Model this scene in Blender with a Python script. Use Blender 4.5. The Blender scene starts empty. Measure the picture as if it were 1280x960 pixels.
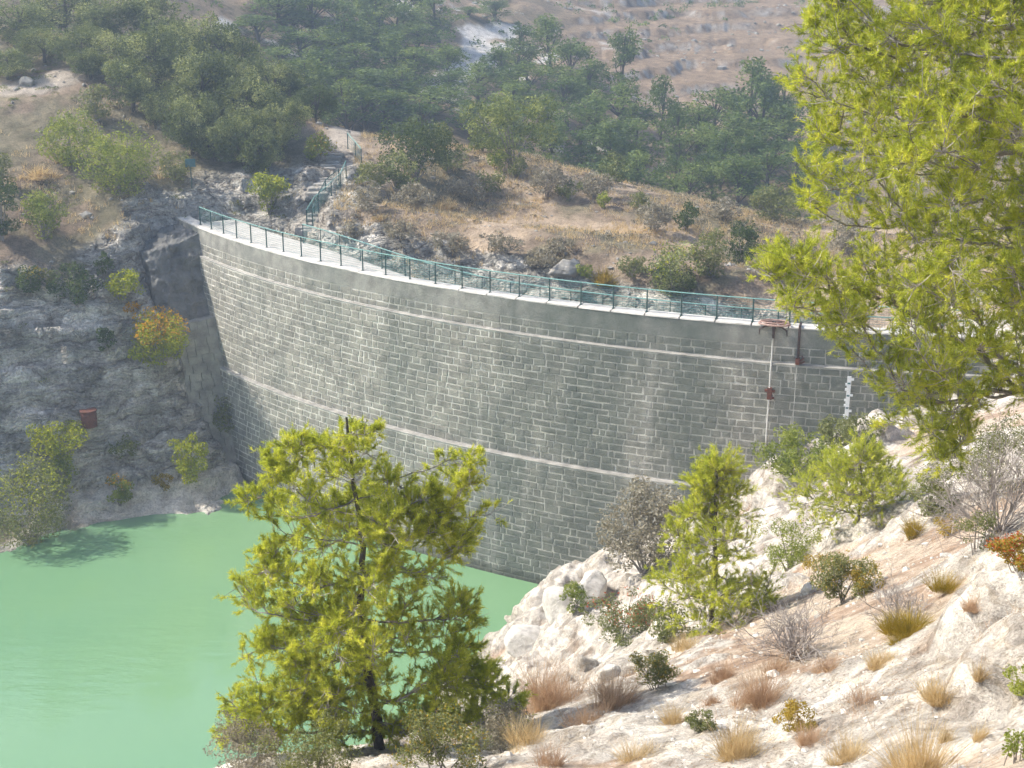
import bpy, math
import numpy as np
from mathutils import Vector, Matrix, Quaternion

# ------------------------------------------------------------------ camera, sky, sun, exposure
scene = bpy.context.scene
FPX, PITCH, CAMZ = 1750.0, math.atan(560 / 1750.0), 16.0
cam_data = bpy.data.cameras.new('camera')
cam_data.sensor_width = 36.0
cam_data.lens = 36.0 * FPX / 1280.0
cam_data.clip_start, cam_data.clip_end = 0.1, 3000
camera = bpy.data.objects.new('camera', cam_data)
camera.location = (0, 0, CAMZ)
camera.rotation_euler = (math.pi / 2 - PITCH, 0, 0)
scene.collection.objects.link(camera)
scene.camera = camera

SUN_EL = math.radians(44)
SUN_AZ = math.atan2(-0.977, 0.21)          # measured from +Y towards +X
to_sun = Vector((math.sin(SUN_AZ) * math.cos(SUN_EL), math.cos(SUN_AZ) * math.cos(SUN_EL), math.sin(SUN_EL)))
world = bpy.data.worlds.new('World')
scene.world = world
world.use_nodes = True
wn = world.node_tree
bg = wn.nodes['Background']
sky = wn.nodes.new('ShaderNodeTexSky')
sky.sky_type = 'NISHITA'
sky.sun_disc = False
sky.sun_elevation = SUN_EL
sky.sun_rotation = SUN_AZ
sky.air_density, sky.dust_density = 1.0, 2.5
wn.links.new(sky.outputs[0], bg.inputs[0])
bg.inputs[1].default_value = 0.15
sun_data = bpy.data.lights.new('sun', 'SUN')
sun_data.energy = 5.0
sun_data.angle = math.radians(0.55)
sun_data.color = (1.0, 0.93, 0.82)
sun = bpy.data.objects.new('sun', sun_data)
sun.rotation_euler = to_sun.to_track_quat('Z', 'Y').to_euler()
scene.collection.objects.link(sun)
scene.view_settings.view_transform = 'Standard'
scene.view_settings.look = 'None'
scene.view_settings.exposure = 0.55
scene.view_settings.gamma = 1.0
scene.view_settings.use_curve_mapping = False
scene.cycles.use_denoising = True
scene.cycles.max_bounces = 5
scene.cycles.diffuse_bounces = 3
scene.cycles.glossy_bounces = 2
scene.cycles.transmission_bounces = 4
scene.cycles.volume_bounces = 0
scene.cycles.use_adaptive_sampling = True
scene.cycles.adaptive_threshold = 0.045
scene.cycles.adaptive_min_samples = 16
scene.cycles.sample_clamp_indirect = 6

C = scene.collection
rng = np.random.default_rng(7)
CP, SP = math.cos(PITCH), math.sin(PITCH)

# ------------------------------------------------------------------ helpers
def ray(px, py):
    u, v = (px - 640) / FPX, (480 - py) / FPX
    return np.array([u, CP + v * SP, v * CP - SP])

def at(px, py, Y):                                  # point on the sight line at distance Y
    d = ray(px, py)
    return np.array([0, 0, CAMZ]) + d * (Y / d[1])

def at_z(px, py, z):
    d = ray(px, py)
    return np.array([0, 0, CAMZ]) + d * ((z - CAMZ) / d[2])

def hash3(ix, iy, iz, seed):
    h = (ix * 374761393 + iy * 668265263 + iz * 2147483647 + seed * 974711) & 0x7fffffff
    h = ((h ^ (h >> 13)) * 1274126177) & 0x7fffffff
    h = ((h ^ (h >> 16)) * 668265263) & 0x7fffffff
    return (h & 0xffffff) / float(0xffffff)

def noise3(p, seed=0):
    p = np.asarray(p, dtype=np.float64)
    i = np.floor(p).astype(np.int64)
    f = p - i
    f = f * f * f * (f * (f * 6 - 15) + 10)
    r = 0
    for dx in (0, 1):
        for dy in (0, 1):
            for dz in (0, 1):
                w = (f[..., 0] if dx else 1 - f[..., 0]) * (f[..., 1] if dy else 1 - f[..., 1]) * (f[..., 2] if dz else 1 - f[..., 2])
                r = r + w * hash3(i[..., 0] + dx, i[..., 1] + dy, i[..., 2] + dz, seed)
    return r * 2 - 1

def fbm(p, octaves=4, seed=0, gain=0.5, ridged=False):
    a, s, r = 1.0, 0.0, 0
    p = np.asarray(p, dtype=np.float64)
    for o in range(octaves):
        n = noise3(p * (2.03 ** o) + 17.3 * o, seed + o)
        if ridged:
            n = 1 - 2 * np.abs(n)
        r = r + a * n
        s += a
        a *= gain
    return r / s

def sstep(a, b, x):
    t = np.clip((x - a) / (b - a), 0, 1)
    return t * t * (3 - 2 * t)

def xyz(x, y, z=0.0):
    x = np.asarray(x, float); y = np.asarray(y, float)
    return np.stack([x, y, np.zeros_like(x) + z], -1)

def mesh_from(name, V, F, mats=None, smooth=False, col=None, attr=None):
    V = np.asarray(V, dtype=np.float32)
    me = bpy.data.meshes.new(name)
    Fs = F if isinstance(F, (list, tuple)) else [F]
    Fs = [np.asarray(f, dtype=np.int32) for f in Fs if len(f)]
    me.vertices.add(len(V))
    me.vertices.foreach_set('co', V.ravel())
    nl = sum(f.size for f in Fs)
    npoly = sum(len(f) for f in Fs)
    me.loops.add(nl)
    me.loops.foreach_set('vertex_index', np.concatenate([f.ravel() for f in Fs]))
    me.polygons.add(npoly)
    starts, o = [], 0
    for f in Fs:
        starts.append(o + np.arange(len(f)) * f.shape[1])
        o += f.size
    me.polygons.foreach_set('loop_start', np.concatenate(starts).astype(np.int32))
    me.polygons.foreach_set('use_smooth', np.full(npoly, bool(smooth)))
    if mats:
        for m in (mats if isinstance(mats, (list, tuple)) else [mats]):
            me.materials.append(m)
    me.update(calc_edges=True)
    if col is not None:
        a = me.color_attributes.new('Col', 'FLOAT_COLOR', 'POINT')
        c4 = np.ones((len(V), 4), np.float32)
        c4[:, :np.shape(col)[1]] = col
        a.data.foreach_set('color', c4.ravel())
    me.validate(clean_customdata=False)
    return me

def link(name, me, parent=None, loc=None, kind=None):
    o = bpy.data.objects.new(name, me)
    C.objects.link(o)
    if parent is not None:
        o.parent = parent
    if loc is not None:
        o.location = loc
    if kind:
        o['kind'] = kind
    return o

def tag(o, label, cat, group=None):
    o['label'] = label
    o['category'] = cat
    if group:
        o['group'] = group
    return o

def thing(name, label, cat, loc=(0, 0, 0), group=None):
    o = bpy.data.objects.new(name, None)
    o.empty_display_size = 0.2
    C.objects.link(o)
    o.location = loc
    return tag(o, label, cat, group)

def tube(P, R, n=6, cap=True):
    """swept tube; returns V, quads, tris"""
    P = np.asarray(P, float)
    R = np.broadcast_to(np.asarray(R, float), (len(P),))
    T = np.gradient(P, axis=0)
    T /= np.linalg.norm(T, axis=1, keepdims=True) + 1e-9
    ref = np.array([0, 0, 1.0]) if abs(T[0][2]) < 0.9 else np.array([1.0, 0, 0])
    A = np.cross(T, ref); A /= np.linalg.norm(A, axis=1, keepdims=True) + 1e-9
    B = np.cross(T, A)
    an = np.arange(n) * 2 * math.pi / n
    V = P[:, None] + R[:, None, None] * (A[:, None] * np.cos(an)[None, :, None] + B[:, None] * np.sin(an)[None, :, None])
    V = V.reshape(-1, 3)
    i = np.arange(len(P) - 1)[:, None] * n
    k = np.arange(n)[None]
    k2 = (k + 1) % n
    Q = np.stack([i + k, i + k2, i + n + k2, i + n + k], -1).reshape(-1, 4)
    Tm = []
    if cap:
        for e in (0, (len(P) - 1) * n):
            for j in range(1, n - 1):
                Tm.append([e, e + j, e + j + 1])
    return V, Q, np.array(Tm, int).reshape(-1, 3)

class Acc:
    def __init__(s):
        s.V, s.Q, s.T, s.n = [], [], [], 0
    def add(s, V, Q=None, T=None):
        V = np.asarray(V, float)
        if Q is not None and len(Q): s.Q.append(np.asarray(Q) + s.n)
        if T is not None and len(T): s.T.append(np.asarray(T) + s.n)
        s.V.append(V); s.n += len(V)
    def tube(s, P, R, n=6, cap=True):
        s.add(*tube(P, R, n, cap))
    def box(s, c, ax, half):
        ax = np.asarray(ax, float)
        k = np.array([[-1,-1,-1],[1,-1,-1],[1,1,-1],[-1,1,-1],[-1,-1,1],[1,-1,1],[1,1,1],[-1,1,1]], float)
        s.add(np.asarray(c) + (k * np.asarray(half)) @ ax,
              [[0,3,2,1],[4,5,6,7],[0,1,5,4],[1,2,6,5],[2,3,7,6],[3,0,4,7]])
    def mesh(s, name, mat, smooth=False):
        Fs = []
        if s.Q: Fs.append(np.concatenate(s.Q))
        if s.T: Fs.append(np.concatenate(s.T))
        return mesh_from(name, np.concatenate(s.V), Fs, mat, smooth)

EYE = np.eye(3)
def unit_(v):
    return v / (np.linalg.norm(v, axis=-1, keepdims=True) + 1e-9)

# ------------------------------------------------------------------ materials
def newmat(name):
    m = bpy.data.materials.new(name)
    m.use_nodes = True
    nt = m.node_tree
    nt.nodes.clear()
    out = nt.nodes.new('ShaderNodeOutputMaterial')
    return m, nt, out

def nd(nt, t, **kw):
    n = nt.nodes.new(t)
    for k, v in kw.items():
        setattr(n, k, v)
    return n

def ramp(nt, fac, stops):
    r = nd(nt, 'ShaderNodeValToRGB')
    e = r.color_ramp.elements
    while len(e) < len(stops):
        e.new(0.5)
    for i, (p, c) in enumerate(stops):
        e[i].position = p
        e[i].color = (*c, 1) if len(c) == 3 else c
    nt.links.new(fac, r.inputs[0])
    return r.outputs[0]

def noise_node(nt, scale, detail=4, rough=0.6, vec=None, dist=0.0):
    n = nd(nt, 'ShaderNodeTexNoise')
    n.inputs['Scale'].default_value = scale
    n.inputs['Detail'].default_value = detail
    n.inputs['Roughness'].default_value = rough
    n.inputs['Distortion'].default_value = dist
    if vec is not None:
        nt.links.new(vec, n.inputs['Vector'])
    return n.outputs['Fac']

def mixc(nt, fac, a, b, blend='MIX'):
    m = nd(nt, 'ShaderNodeMix', data_type='RGBA', blend_type=blend)
    for sock, val in ((m.inputs[0], fac), (m.inputs[6], a), (m.inputs[7], b)):
        if isinstance(val, (int, float)):
            sock.default_value = val
        elif isinstance(val, tuple):
            sock.default_value = (*val, 1)
        else:
            nt.links.new(val, sock)
    return m.outputs[2]

def position(nt, scale=None):
    g = nd(nt, 'ShaderNodeNewGeometry')
    if scale is None:
        return g.outputs['Position']
    m = nd(nt, 'ShaderNodeMapping')
    m.inputs['Scale'].default_value = scale
    nt.links.new(g.outputs['Position'], m.inputs['Vector'])
    return m.outputs[0]

def bump(nt, h, strength, dist):
    b = nd(nt, 'ShaderNodeBump')
    b.inputs['Strength'].default_value = strength
    b.inputs['Distance'].default_value = dist
    nt.links.new(h, b.inputs['Height'])
    return b.outputs[0]

def princ(nt, out, color, rough=0.85, spec=0.25, metal=0.0, normal=None):
    p = nd(nt, 'ShaderNodeBsdfPrincipled')
    if isinstance(color, tuple):
        p.inputs['Base Color'].default_value = (*color, 1)
    else:
        nt.links.new(color, p.inputs['Base Color'])
    if isinstance(rough, (int, float)):
        p.inputs['Roughness'].default_value = rough
    else:
        nt.links.new(rough, p.inputs['Roughness'])
    p.inputs['Specular IOR Level'].default_value = spec
    p.inputs['Metallic'].default_value = metal
    if normal is not None:
        nt.links.new(normal, p.inputs['Normal'])
    nt.links.new(p.outputs[0], out.inputs[0])
    return p

def leaf_mat(name, a, b, c=None, trans=0.45, tcol=None, rough=0.6, patch=3.0):
    """tone varies from spray to spray and a little from leaf to leaf"""
    m, nt, out = newmat(name)
    g = nd(nt, 'ShaderNodeNewGeometry')
    n = noise_node(nt, patch, 2, 0.6, position(nt))
    k1 = nd(nt, 'ShaderNodeMath', operation='MULTIPLY'); k1.inputs[1].default_value = 0.35
    nt.links.new(g.outputs['Random Per Island'], k1.inputs[0])
    k2 = nd(nt, 'ShaderNodeMapRange'); k2.inputs[1].default_value = 0.33; k2.inputs[2].default_value = 0.67
    k2.inputs[3].default_value = 0.0; k2.inputs[4].default_value = 0.65
    nt.links.new(n, k2.inputs[0])
    ad = nd(nt, 'ShaderNodeMath', operation='ADD')
    nt.links.new(k1.outputs[0], ad.inputs[0]); nt.links.new(k2.outputs[0], ad.inputs[1])
    base = ramp(nt, ad.outputs[0], [(0.1, a), (0.5, b)] + ([(0.9, c)] if c else []))
    p = nd(nt, 'ShaderNodeBsdfPrincipled')
    nt.links.new(base, p.inputs['Base Color'])
    p.inputs['Roughness'].default_value = rough
    p.inputs['Specular IOR Level'].default_value = 0.25
    t = nd(nt, 'ShaderNodeBsdfTranslucent')
    tc = mixc(nt, 1.0, base, tcol or (1.35, 1.3, 0.55), 'MULTIPLY')
    nt.links.new(tc, t.inputs[0])
    mx = nd(nt, 'ShaderNodeMixShader')
    mx.inputs[0].default_value = trans
    nt.links.new(p.outputs[0], mx.inputs[1])
    nt.links.new(t.outputs[0], mx.inputs[2])
    nt.links.new(mx.outputs[0], out.inputs[0])
    return m

def simple_mat(name, a, b, scale=4, rough=0.85, spec=0.25, metal=0.0, bmp=0.0, bdist=0.02):
    m, nt, out = newmat(name)
    pos = position(nt)
    n = noise_node(nt, scale, 5, 0.65, pos)
    c = ramp(nt, n, [(0.3, a), (0.7, b)])
    nrm = bump(nt, noise_node(nt, scale * 4, 4, 0.6, pos), bmp, bdist) if bmp else None
    princ(nt, out, c, rough, spec, metal, nrm)
    return m

def ground_mat(name, fine=3.0, bstr=0.6, bdist=0.12, crack=0.9, cdist=0.3, crackc=(0.6, 0.57, 0.53), cstr=0.7):
    """vertex colour = what lies there (rock, soil, silt), alpha = how much of it is bare rock"""
    m, nt, out = newmat(name)
    at_ = nd(nt, 'ShaderNodeVertexColor', layer_name='Col')
    pos = position(nt)
    n1 = noise_node(nt, fine, 6, 0.7, pos)
    n2 = noise_node(nt, fine * 7, 4, 0.7, pos)
    f1 = ramp(nt, n1, [(0.28, (0.55, 0.53, 0.5)), (0.5, (1, 1, 1)), (0.75, (1.35, 1.33, 1.3))])
    c = mixc(nt, 1.0, at_.outputs[0], f1, 'MULTIPLY')
    f2 = ramp(nt, n2, [(0.3, (0.62, 0.6, 0.58)), (0.6, (1.12, 1.12, 1.12))])
    c = mixc(nt, 1.0, c, f2, 'MULTIPLY')
    # fissures: two sizes of cracked cells, warped, longer along the beds
    warp = nd(nt, 'ShaderNodeTexNoise'); warp.inputs['Scale'].default_value = crack * 1.5; warp.inputs['Detail'].default_value = 4
    nt.links.new(pos, warp.inputs['Vector'])
    vm = nd(nt, 'ShaderNodeVectorMath', operation='MULTIPLY_ADD')
    vm.inputs[1].default_value = (0.9 / crack, 0.9 / crack, 0.6 / crack)
    nt.links.new(warp.outputs['Color'], vm.inputs[0]); nt.links.new(pos, vm.inputs[2])
    mp = nd(nt, 'ShaderNodeMapping'); mp.inputs['Scale'].default_value = (0.55, 0.55, 2.0); mp.inputs['Rotation'].default_value = (0.25, 0.15, 0.5)
    nt.links.new(vm.outputs[0], mp.inputs['Vector'])
    tot = None
    cell = None
    for sc_, w in ((crack, 1.0), (crack * 2.7, 0.6), (crack * 7.5, 0.35)):
        v = nd(nt, 'ShaderNodeTexVoronoi', feature='DISTANCE_TO_EDGE'); v.inputs['Scale'].default_value = sc_
        nt.links.new(mp.outputs[0], v.inputs['Vector'])
        r_ = ramp(nt, v.outputs['Distance'], [(0.0, (0, 0, 0)), (0.10, (0.75, 0.75, 0.75)), (0.35, (1, 1, 1))])
        mm = nd(nt, 'ShaderNodeMath', operation='MULTIPLY'); mm.inputs[1].default_value = w
        nt.links.new(r_, mm.inputs[0])
        if tot is None: tot = mm.outputs[0]
        else:
            ad = nd(nt, 'ShaderNodeMath', operation='ADD'); nt.links.new(tot, ad.inputs[0]); nt.links.new(mm.outputs[0], ad.inputs[1]); tot = ad.outputs[0]
    vc = nd(nt, 'ShaderNodeTexVoronoi', feature='F1'); vc.inputs['Scale'].default_value = crack * 2.7
    nt.links.new(mp.outputs[0], vc.inputs['Vector'])
    tone = ramp(nt, vc.outputs['Color'], [(0.2, (0.78, 0.77, 0.76)), (0.8, (1.15, 1.15, 1.14))])
    ct = mixc(nt, 1.0, c, tone, 'MULTIPLY')
    dirt = ramp(nt, tot, [(0.55, crackc), (1.05, (1, 1, 1))])  # colour darkened along the fissure lines
    ct = mixc(nt, 1.0, ct, dirt, 'MULTIPLY')
    c = mixc(nt, at_.outputs['Alpha'], c, ct)
    rk = nd(nt, 'ShaderNodeMath', operation='MULTIPLY')
    nt.links.new(tot, rk.inputs[0]); nt.links.new(at_.outputs['Alpha'], rk.inputs[1])
    add = nd(nt, 'ShaderNodeMath', operation='ADD')
    nt.links.new(n1, add.inputs[0]); nt.links.new(n2, add.inputs[1])
    b1 = bump(nt, add.outputs[0], bstr, bdist)
    b2 = nd(nt, 'ShaderNodeBump'); b2.inputs['Strength'].default_value = cstr; b2.inputs['Distance'].default_value = cdist
    nt.links.new(rk.outputs[0], b2.inputs['Height']); nt.links.new(b1, b2.inputs['Normal'])
    princ(nt, out, c, 0.95, 0.1, 0, b2.outputs[0])
    return m

M = {}
M['hill'] = ground_mat('hillside_ground', 1.3, 0.7, 0.25, 0.42, 0.40, (0.62, 0.6, 0.58), 0.8)
M['bank'] = ground_mat('limestone_bank', 4.5, 0.8, 0.08, 1.0, 0.07, (0.86, 0.82, 0.76), 0.35)
M['pine'] = leaf_mat('pine_needles', (0.24, 0.28, 0.045), (0.48, 0.52, 0.075), (0.74, 0.72, 0.15), 0.55, (1.2, 1.2, 0.72), patch=5.0)
M['pine_big'] = leaf_mat('sunlit_pine_needles', (0.20, 0.245, 0.045), (0.45, 0.495, 0.075), (0.72, 0.70, 0.15), 0.54, (1.2, 1.2, 0.72), patch=4.0)
M['far_pine'] = leaf_mat('hazy_pine_needles', (0.05, 0.085, 0.03), (0.11, 0.165, 0.045), (0.26, 0.32, 0.11), 0.35, patch=0.3)
M['oak'] = leaf_mat('evergreen_oak_leaves', (0.05, 0.075, 0.032), (0.15, 0.185, 0.07), (0.46, 0.48, 0.24), 0.3, patch=0.45)  # palest tone raised to suggest sunlit crown tops
M['olive'] = leaf_mat('olive_green_leaves', (0.11, 0.15, 0.03), (0.23, 0.275, 0.055), (0.38, 0.41, 0.11), 0.4, patch=1.5)
M['oaklit'] = leaf_mat('oak_bush_leaves', (0.06, 0.09, 0.03), (0.17, 0.21, 0.065), (0.36, 0.39, 0.13), 0.3, patch=1.0)
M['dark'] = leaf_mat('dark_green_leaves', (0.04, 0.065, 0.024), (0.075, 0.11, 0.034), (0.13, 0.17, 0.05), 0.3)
M['lime'] = leaf_mat('lime_green_leaves', (0.19, 0.24, 0.02), (0.33, 0.38, 0.03), (0.48, 0.48, 0.05), 0.5, (1.3, 1.2, 0.5))
M['orange'] = leaf_mat('orange_autumn_leaves', (0.32, 0.20, 0.02), (0.55, 0.33, 0.03), (0.62, 0.42, 0.05), 0.5, (1.3, 1.1, 0.5))
M['grey'] = leaf_mat('grey_green_leaves', (0.19, 0.17, 0.125), (0.30, 0.275, 0.21), (0.42, 0.39, 0.31), 0.3, (1.1, 1.05, 0.8))
M['greygreen'] = leaf_mat('dusty_green_leaves', (0.12, 0.14, 0.06), (0.19, 0.21, 0.09), (0.28, 0.29, 0.14), 0.35)
M['golden'] = leaf_mat('golden_broom_stems', (0.20, 0.17, 0.025), (0.34, 0.27, 0.04), (0.48, 0.37, 0.08), 0.4, (1.3, 1.1, 0.6))
M['straw'] = leaf_mat('dry_straw_blades', (0.40, 0.30, 0.16), (0.58, 0.46, 0.28), (0.72, 0.61, 0.42), 0.4, (1.2, 1.1, 0.8))
M['pinkdry'] = leaf_mat('dry_pinkish_stems', (0.36, 0.24, 0.16), (0.50, 0.36, 0.25), (0.62, 0.48, 0.36), 0.4, (1.1, 1.0, 0.8))
M['litter'] = leaf_mat('dry_leaf_litter', (0.16, 0.105, 0.065), (0.30, 0.205, 0.135), (0.46, 0.34, 0.24), 0.15, (1.0, 0.9, 0.8))
M['red'] = leaf_mat('red_leaves', (0.35, 0.08, 0.03), (0.5, 0.14, 0.05), None, 0.4, (1.1, 0.9, 0.7))
M['bark'] = simple_mat('dark_pine_bark', (0.06, 0.05, 0.042), (0.16, 0.14, 0.12), 14, 0.95, 0.1, 0, 0.6, 0.02)
M['limb'] = simple_mat('grey_brown_limb_bark', (0.16, 0.14, 0.12), (0.38, 0.35, 0.32), 14, 0.95, 0.1, 0, 0.5, 0.02)
M['greybark'] = simple_mat('grey_bark', (0.26, 0.235, 0.21), (0.48, 0.45, 0.42), 14, 0.95, 0.1, 0, 0.5, 0.02)
M['deadwood'] = simple_mat('grey_deadwood', (0.26, 0.23, 0.21), (0.48, 0.44, 0.41), 12, 0.95, 0.1)
M['rust'] = simple_mat('rusty_iron', (0.075, 0.028, 0.018), (0.20, 0.075, 0.045), 9, 0.8, 0.3, 0, 0.4, 0.01)
M['darkrust'] = simple_mat('dark_rusty_iron', (0.03, 0.022, 0.018), (0.085, 0.05, 0.038), 9, 0.7, 0.35)
M['pinkrust'] = simple_mat('faded_rust_paint', (0.30, 0.17, 0.14), (0.50, 0.36, 0.31), 9, 0.7, 0.3)
M['pipe'] = simple_mat('galvanised_pipe', (0.45, 0.45, 0.43), (0.60, 0.60, 0.58), 6, 0.5, 0.4)
M['rail'] = simple_mat('dark_green_rail_paint', (0.03, 0.075, 0.068), (0.055, 0.12, 0.105), 8, 0.45, 0.5)
M['railtop'] = simple_mat('worn_teal_rail_paint', (0.14, 0.31, 0.28), (0.27, 0.46, 0.42), 8, 0.35, 0.5)
M['wire'] = simple_mat('teal_wire_mesh', (0.05, 0.17, 0.15), (0.10, 0.26, 0.23), 8, 0.4, 0.5)
M['gauge'] = simple_mat('white_enamel_gauge', (0.70, 0.74, 0.76), (0.85, 0.87, 0.88), 12, 0.4, 0.5)
M['signblue'] = simple_mat('blue_green_sign', (0.04, 0.12, 0.14), (0.07, 0.18, 0.20), 6, 0.5, 0.4)
M['signink'] = simple_mat('pale_sign_lettering', (0.5, 0.58, 0.58), (0.6, 0.66, 0.66), 6, 0.6, 0.3)
M['whiterock'] = simple_mat('white_limestone', (0.44, 0.41, 0.365), (0.76, 0.73, 0.675), 3.2, 0.95, 0.1, 0, 0.9, 0.06)
M['greyrock'] = simple_mat('grey_limestone', (0.24, 0.23, 0.21), (0.46, 0.44, 0.40), 2.2, 0.95, 0.1, 0, 0.9, 0.08)

M['cliff'] = simple_mat('darkened_cliff_limestone', (0.12, 0.118, 0.112), (0.27, 0.265, 0.25), 1.1, 0.95, 0.1, 0, 1.0, 0.25)  # limestone colour darkened to deepen the shade on the buttress
def masonry_mat(name, a, b, light, dark_mix=0.62):
    m, nt, out = newmat(name)
    pos = position(nt)
    blk = noise_node(nt, 1.6, 2, 0.5, pos)
    c = ramp(nt, blk, [(0.3, a), (0.7, b)])
    # mossy patches drawn out down the face
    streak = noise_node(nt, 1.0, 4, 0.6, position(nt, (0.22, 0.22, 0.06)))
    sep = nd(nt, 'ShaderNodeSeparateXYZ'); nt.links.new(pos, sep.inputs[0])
    lr = nd(nt, 'ShaderNodeMapRange'); lr.inputs[1].default_value = -12.0; lr.inputs[2].default_value = 4.0  # fewer dark patches towards the left, so the wall grows paler there
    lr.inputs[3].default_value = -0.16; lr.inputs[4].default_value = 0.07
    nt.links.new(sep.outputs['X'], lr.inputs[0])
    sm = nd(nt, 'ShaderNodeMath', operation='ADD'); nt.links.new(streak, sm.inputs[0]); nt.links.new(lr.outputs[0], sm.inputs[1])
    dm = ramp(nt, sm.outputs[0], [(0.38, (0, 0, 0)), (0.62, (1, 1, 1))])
    c = mixc(nt, dm, c, mixc(nt, dark_mix, c, (0.085, 0.115, 0.10)))
    # pale lime runs
    run = noise_node(nt, 1.0, 3, 0.5, position(nt, (1.1, 1.1, 0.05)))
    rm = ramp(nt, run, [(0.61, (0, 0, 0)), (0.76, (0.32, 0.32, 0.32))])
    c = mixc(nt, rm, c, light)
    wet = nd(nt, 'ShaderNodeMapRange'); wet.inputs[1].default_value = -13.15; wet.inputs[2].default_value = -12.75
    wet.inputs[3].default_value = 0.75; wet.inputs[4].default_value = 0.0
    wz = nd(nt, 'ShaderNodeMath', operation='MULTIPLY_ADD'); wz.inputs[1].default_value = 0.5
    nt.links.new(blk, wz.inputs[0]); nt.links.new(sep.outputs['Z'], wz.inputs[2])
    nt.links.new(wz.outputs[0], wet.inputs[0])
    c = mixc(nt, wet.outputs[0], c, (0.10, 0.105, 0.085))
    grain = noise_node(nt, 22, 5, 0.75, pos)
    gr = ramp(nt, grain, [(0.3, (0.62, 0.62, 0.62)), (0.55, (1.0, 1.0, 1.0)), (0.8, (1.35, 1.33, 1.28))])
    c = mixc(nt, 1.0, c, gr, 'MULTIPLY')
    princ(nt, out, c, 0.95, 0.12, 0, bump(nt, noise_node(nt, 9, 6, 0.75, pos), 0.7, 0.05))
    return m

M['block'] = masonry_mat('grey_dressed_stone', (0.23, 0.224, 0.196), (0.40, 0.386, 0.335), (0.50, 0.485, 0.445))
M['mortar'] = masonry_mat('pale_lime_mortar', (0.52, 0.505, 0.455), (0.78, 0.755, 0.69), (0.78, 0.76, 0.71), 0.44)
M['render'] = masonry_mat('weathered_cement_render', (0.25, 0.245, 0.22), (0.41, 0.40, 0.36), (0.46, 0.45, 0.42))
M['coping'] = simple_mat('bleached_coping_cement', (0.46, 0.44, 0.405), (0.70, 0.68, 0.635), 2.5, 0.95, 0.1, 0, 0.5, 0.03)
M['ledge'] = simple_mat('weathered_ledge_cement', (0.20, 0.195, 0.18), (0.44, 0.425, 0.39), 1.6, 0.95, 0.1, 0, 0.6, 0.03)
M['walk'] = simple_mat('pale_walkway_cement', (0.40, 0.385, 0.355), (0.56, 0.54, 0.505), 1.8, 0.95, 0.1, 0, 0.3, 0.03)

def water_mat():
    m, nt, out = newmat('milky_green_water')
    pos = position(nt)
    n = noise_node(nt, 0.05, 3, 0.5, pos)
    c = ramp(nt, n, [(0.35, (0.155, 0.305, 0.165)), (0.65, (0.195, 0.34, 0.175))])
    w1 = noise_node(nt, 1.0, 4, 0.55, position(nt, (0.55, 1.6, 1)))
    w2 = noise_node(nt, 5.0, 3, 0.5, position(nt, (0.6, 1.5, 1)))
    calm = ramp(nt, noise_node(nt, 0.09, 2, 0.5, pos), [(0.42, (0.15, 0.15, 0.15)), (0.62, (1, 1, 1))])
    h = nd(nt, 'ShaderNodeMath', operation='ADD')
    sc = nd(nt, 'ShaderNodeMath', operation='MULTIPLY'); sc.inputs[1].default_value = 0.25
    nt.links.new(w2, sc.inputs[0]); nt.links.new(w1, h.inputs[0]); nt.links.new(sc.outputs[0], h.inputs[1])
    h2 = nd(nt, 'ShaderNodeMath', operation='MULTIPLY')
    nt.links.new(h.outputs[0], h2.inputs[0]); nt.links.new(calm, h2.inputs[1])
    p = princ(nt, out, c, 0.05, 1.0, 0, bump(nt, h2.outputs[0], 0.16, 0.25))
    p.inputs['IOR'].default_value = 1.40
    return m
M['water'] = water_mat()

# ------------------------------------------------------------------ the dam's plan: one arc, bulging towards the water
WATER_Z = -13.6
def circle3(a, b, c):
    ax, ay = a; bx, by = b; cx, cy = c
    d = 2 * (ax * (by - cy) + bx * (cy - ay) + cx * (ay - by))
    ux = ((ax*ax+ay*ay)*(by-cy) + (bx*bx+by*by)*(cy-ay) + (cx*cx+cy*cy)*(ay-by)) / d
    uy = ((ax*ax+ay*ay)*(cx-bx) + (bx*bx+by*by)*(ax-cx) + (cx*cx+cy*cy)*(bx-ax)) / d
    return np.array([ux, uy]), math.hypot(ax - ux, ay - uy)
P1, P2, P3 = at_z(244, 283, 0), at_z(608, 369, 0), at_z(1000, 411, 0)
DC, DR = circle3(P1[:2], P2[:2], P3[:2])
def ang(p):
    return math.atan2(p[1] - DC[1], p[0] - DC[0])
A1, A2, A3 = ang(P1), ang(P2), ang(P3)
SGN = 1.0 if A3 > A1 else -1.0
def arc(s, rad, z):
    """point s metres along the crest from its first railing post, at radius rad"""
    a = A1 + SGN * np.asarray(s, float) / DR
    return np.stack([DC[0] + rad * np.cos(a), DC[1] + rad * np.sin(a), np.zeros_like(a) + z], -1)
def frame_at(s):
    a = A1 + SGN * s / DR
    n = np.array([math.cos(a), math.sin(a), 0.0])                # outwards, to the water
    t = SGN * np.array([-math.sin(a), math.cos(a), 0.0])          # along the crest
    return t, n
S3 = abs(A3 - A1) * DR
S_END = S3 + 8.0
LEDGE1, LEDGE2, BATTER = -1.55, -7.45, 0.05
def face_r(z):
    z = np.asarray(z, float)
    return DR + np.maximum(-z, 0) * BATTER + np.where(z < LEDGE1, 0.14, 0) + np.where(z < LEDGE2, 0.24, 0)
print('dam arc', DC, DR, 'length', S3)

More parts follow.
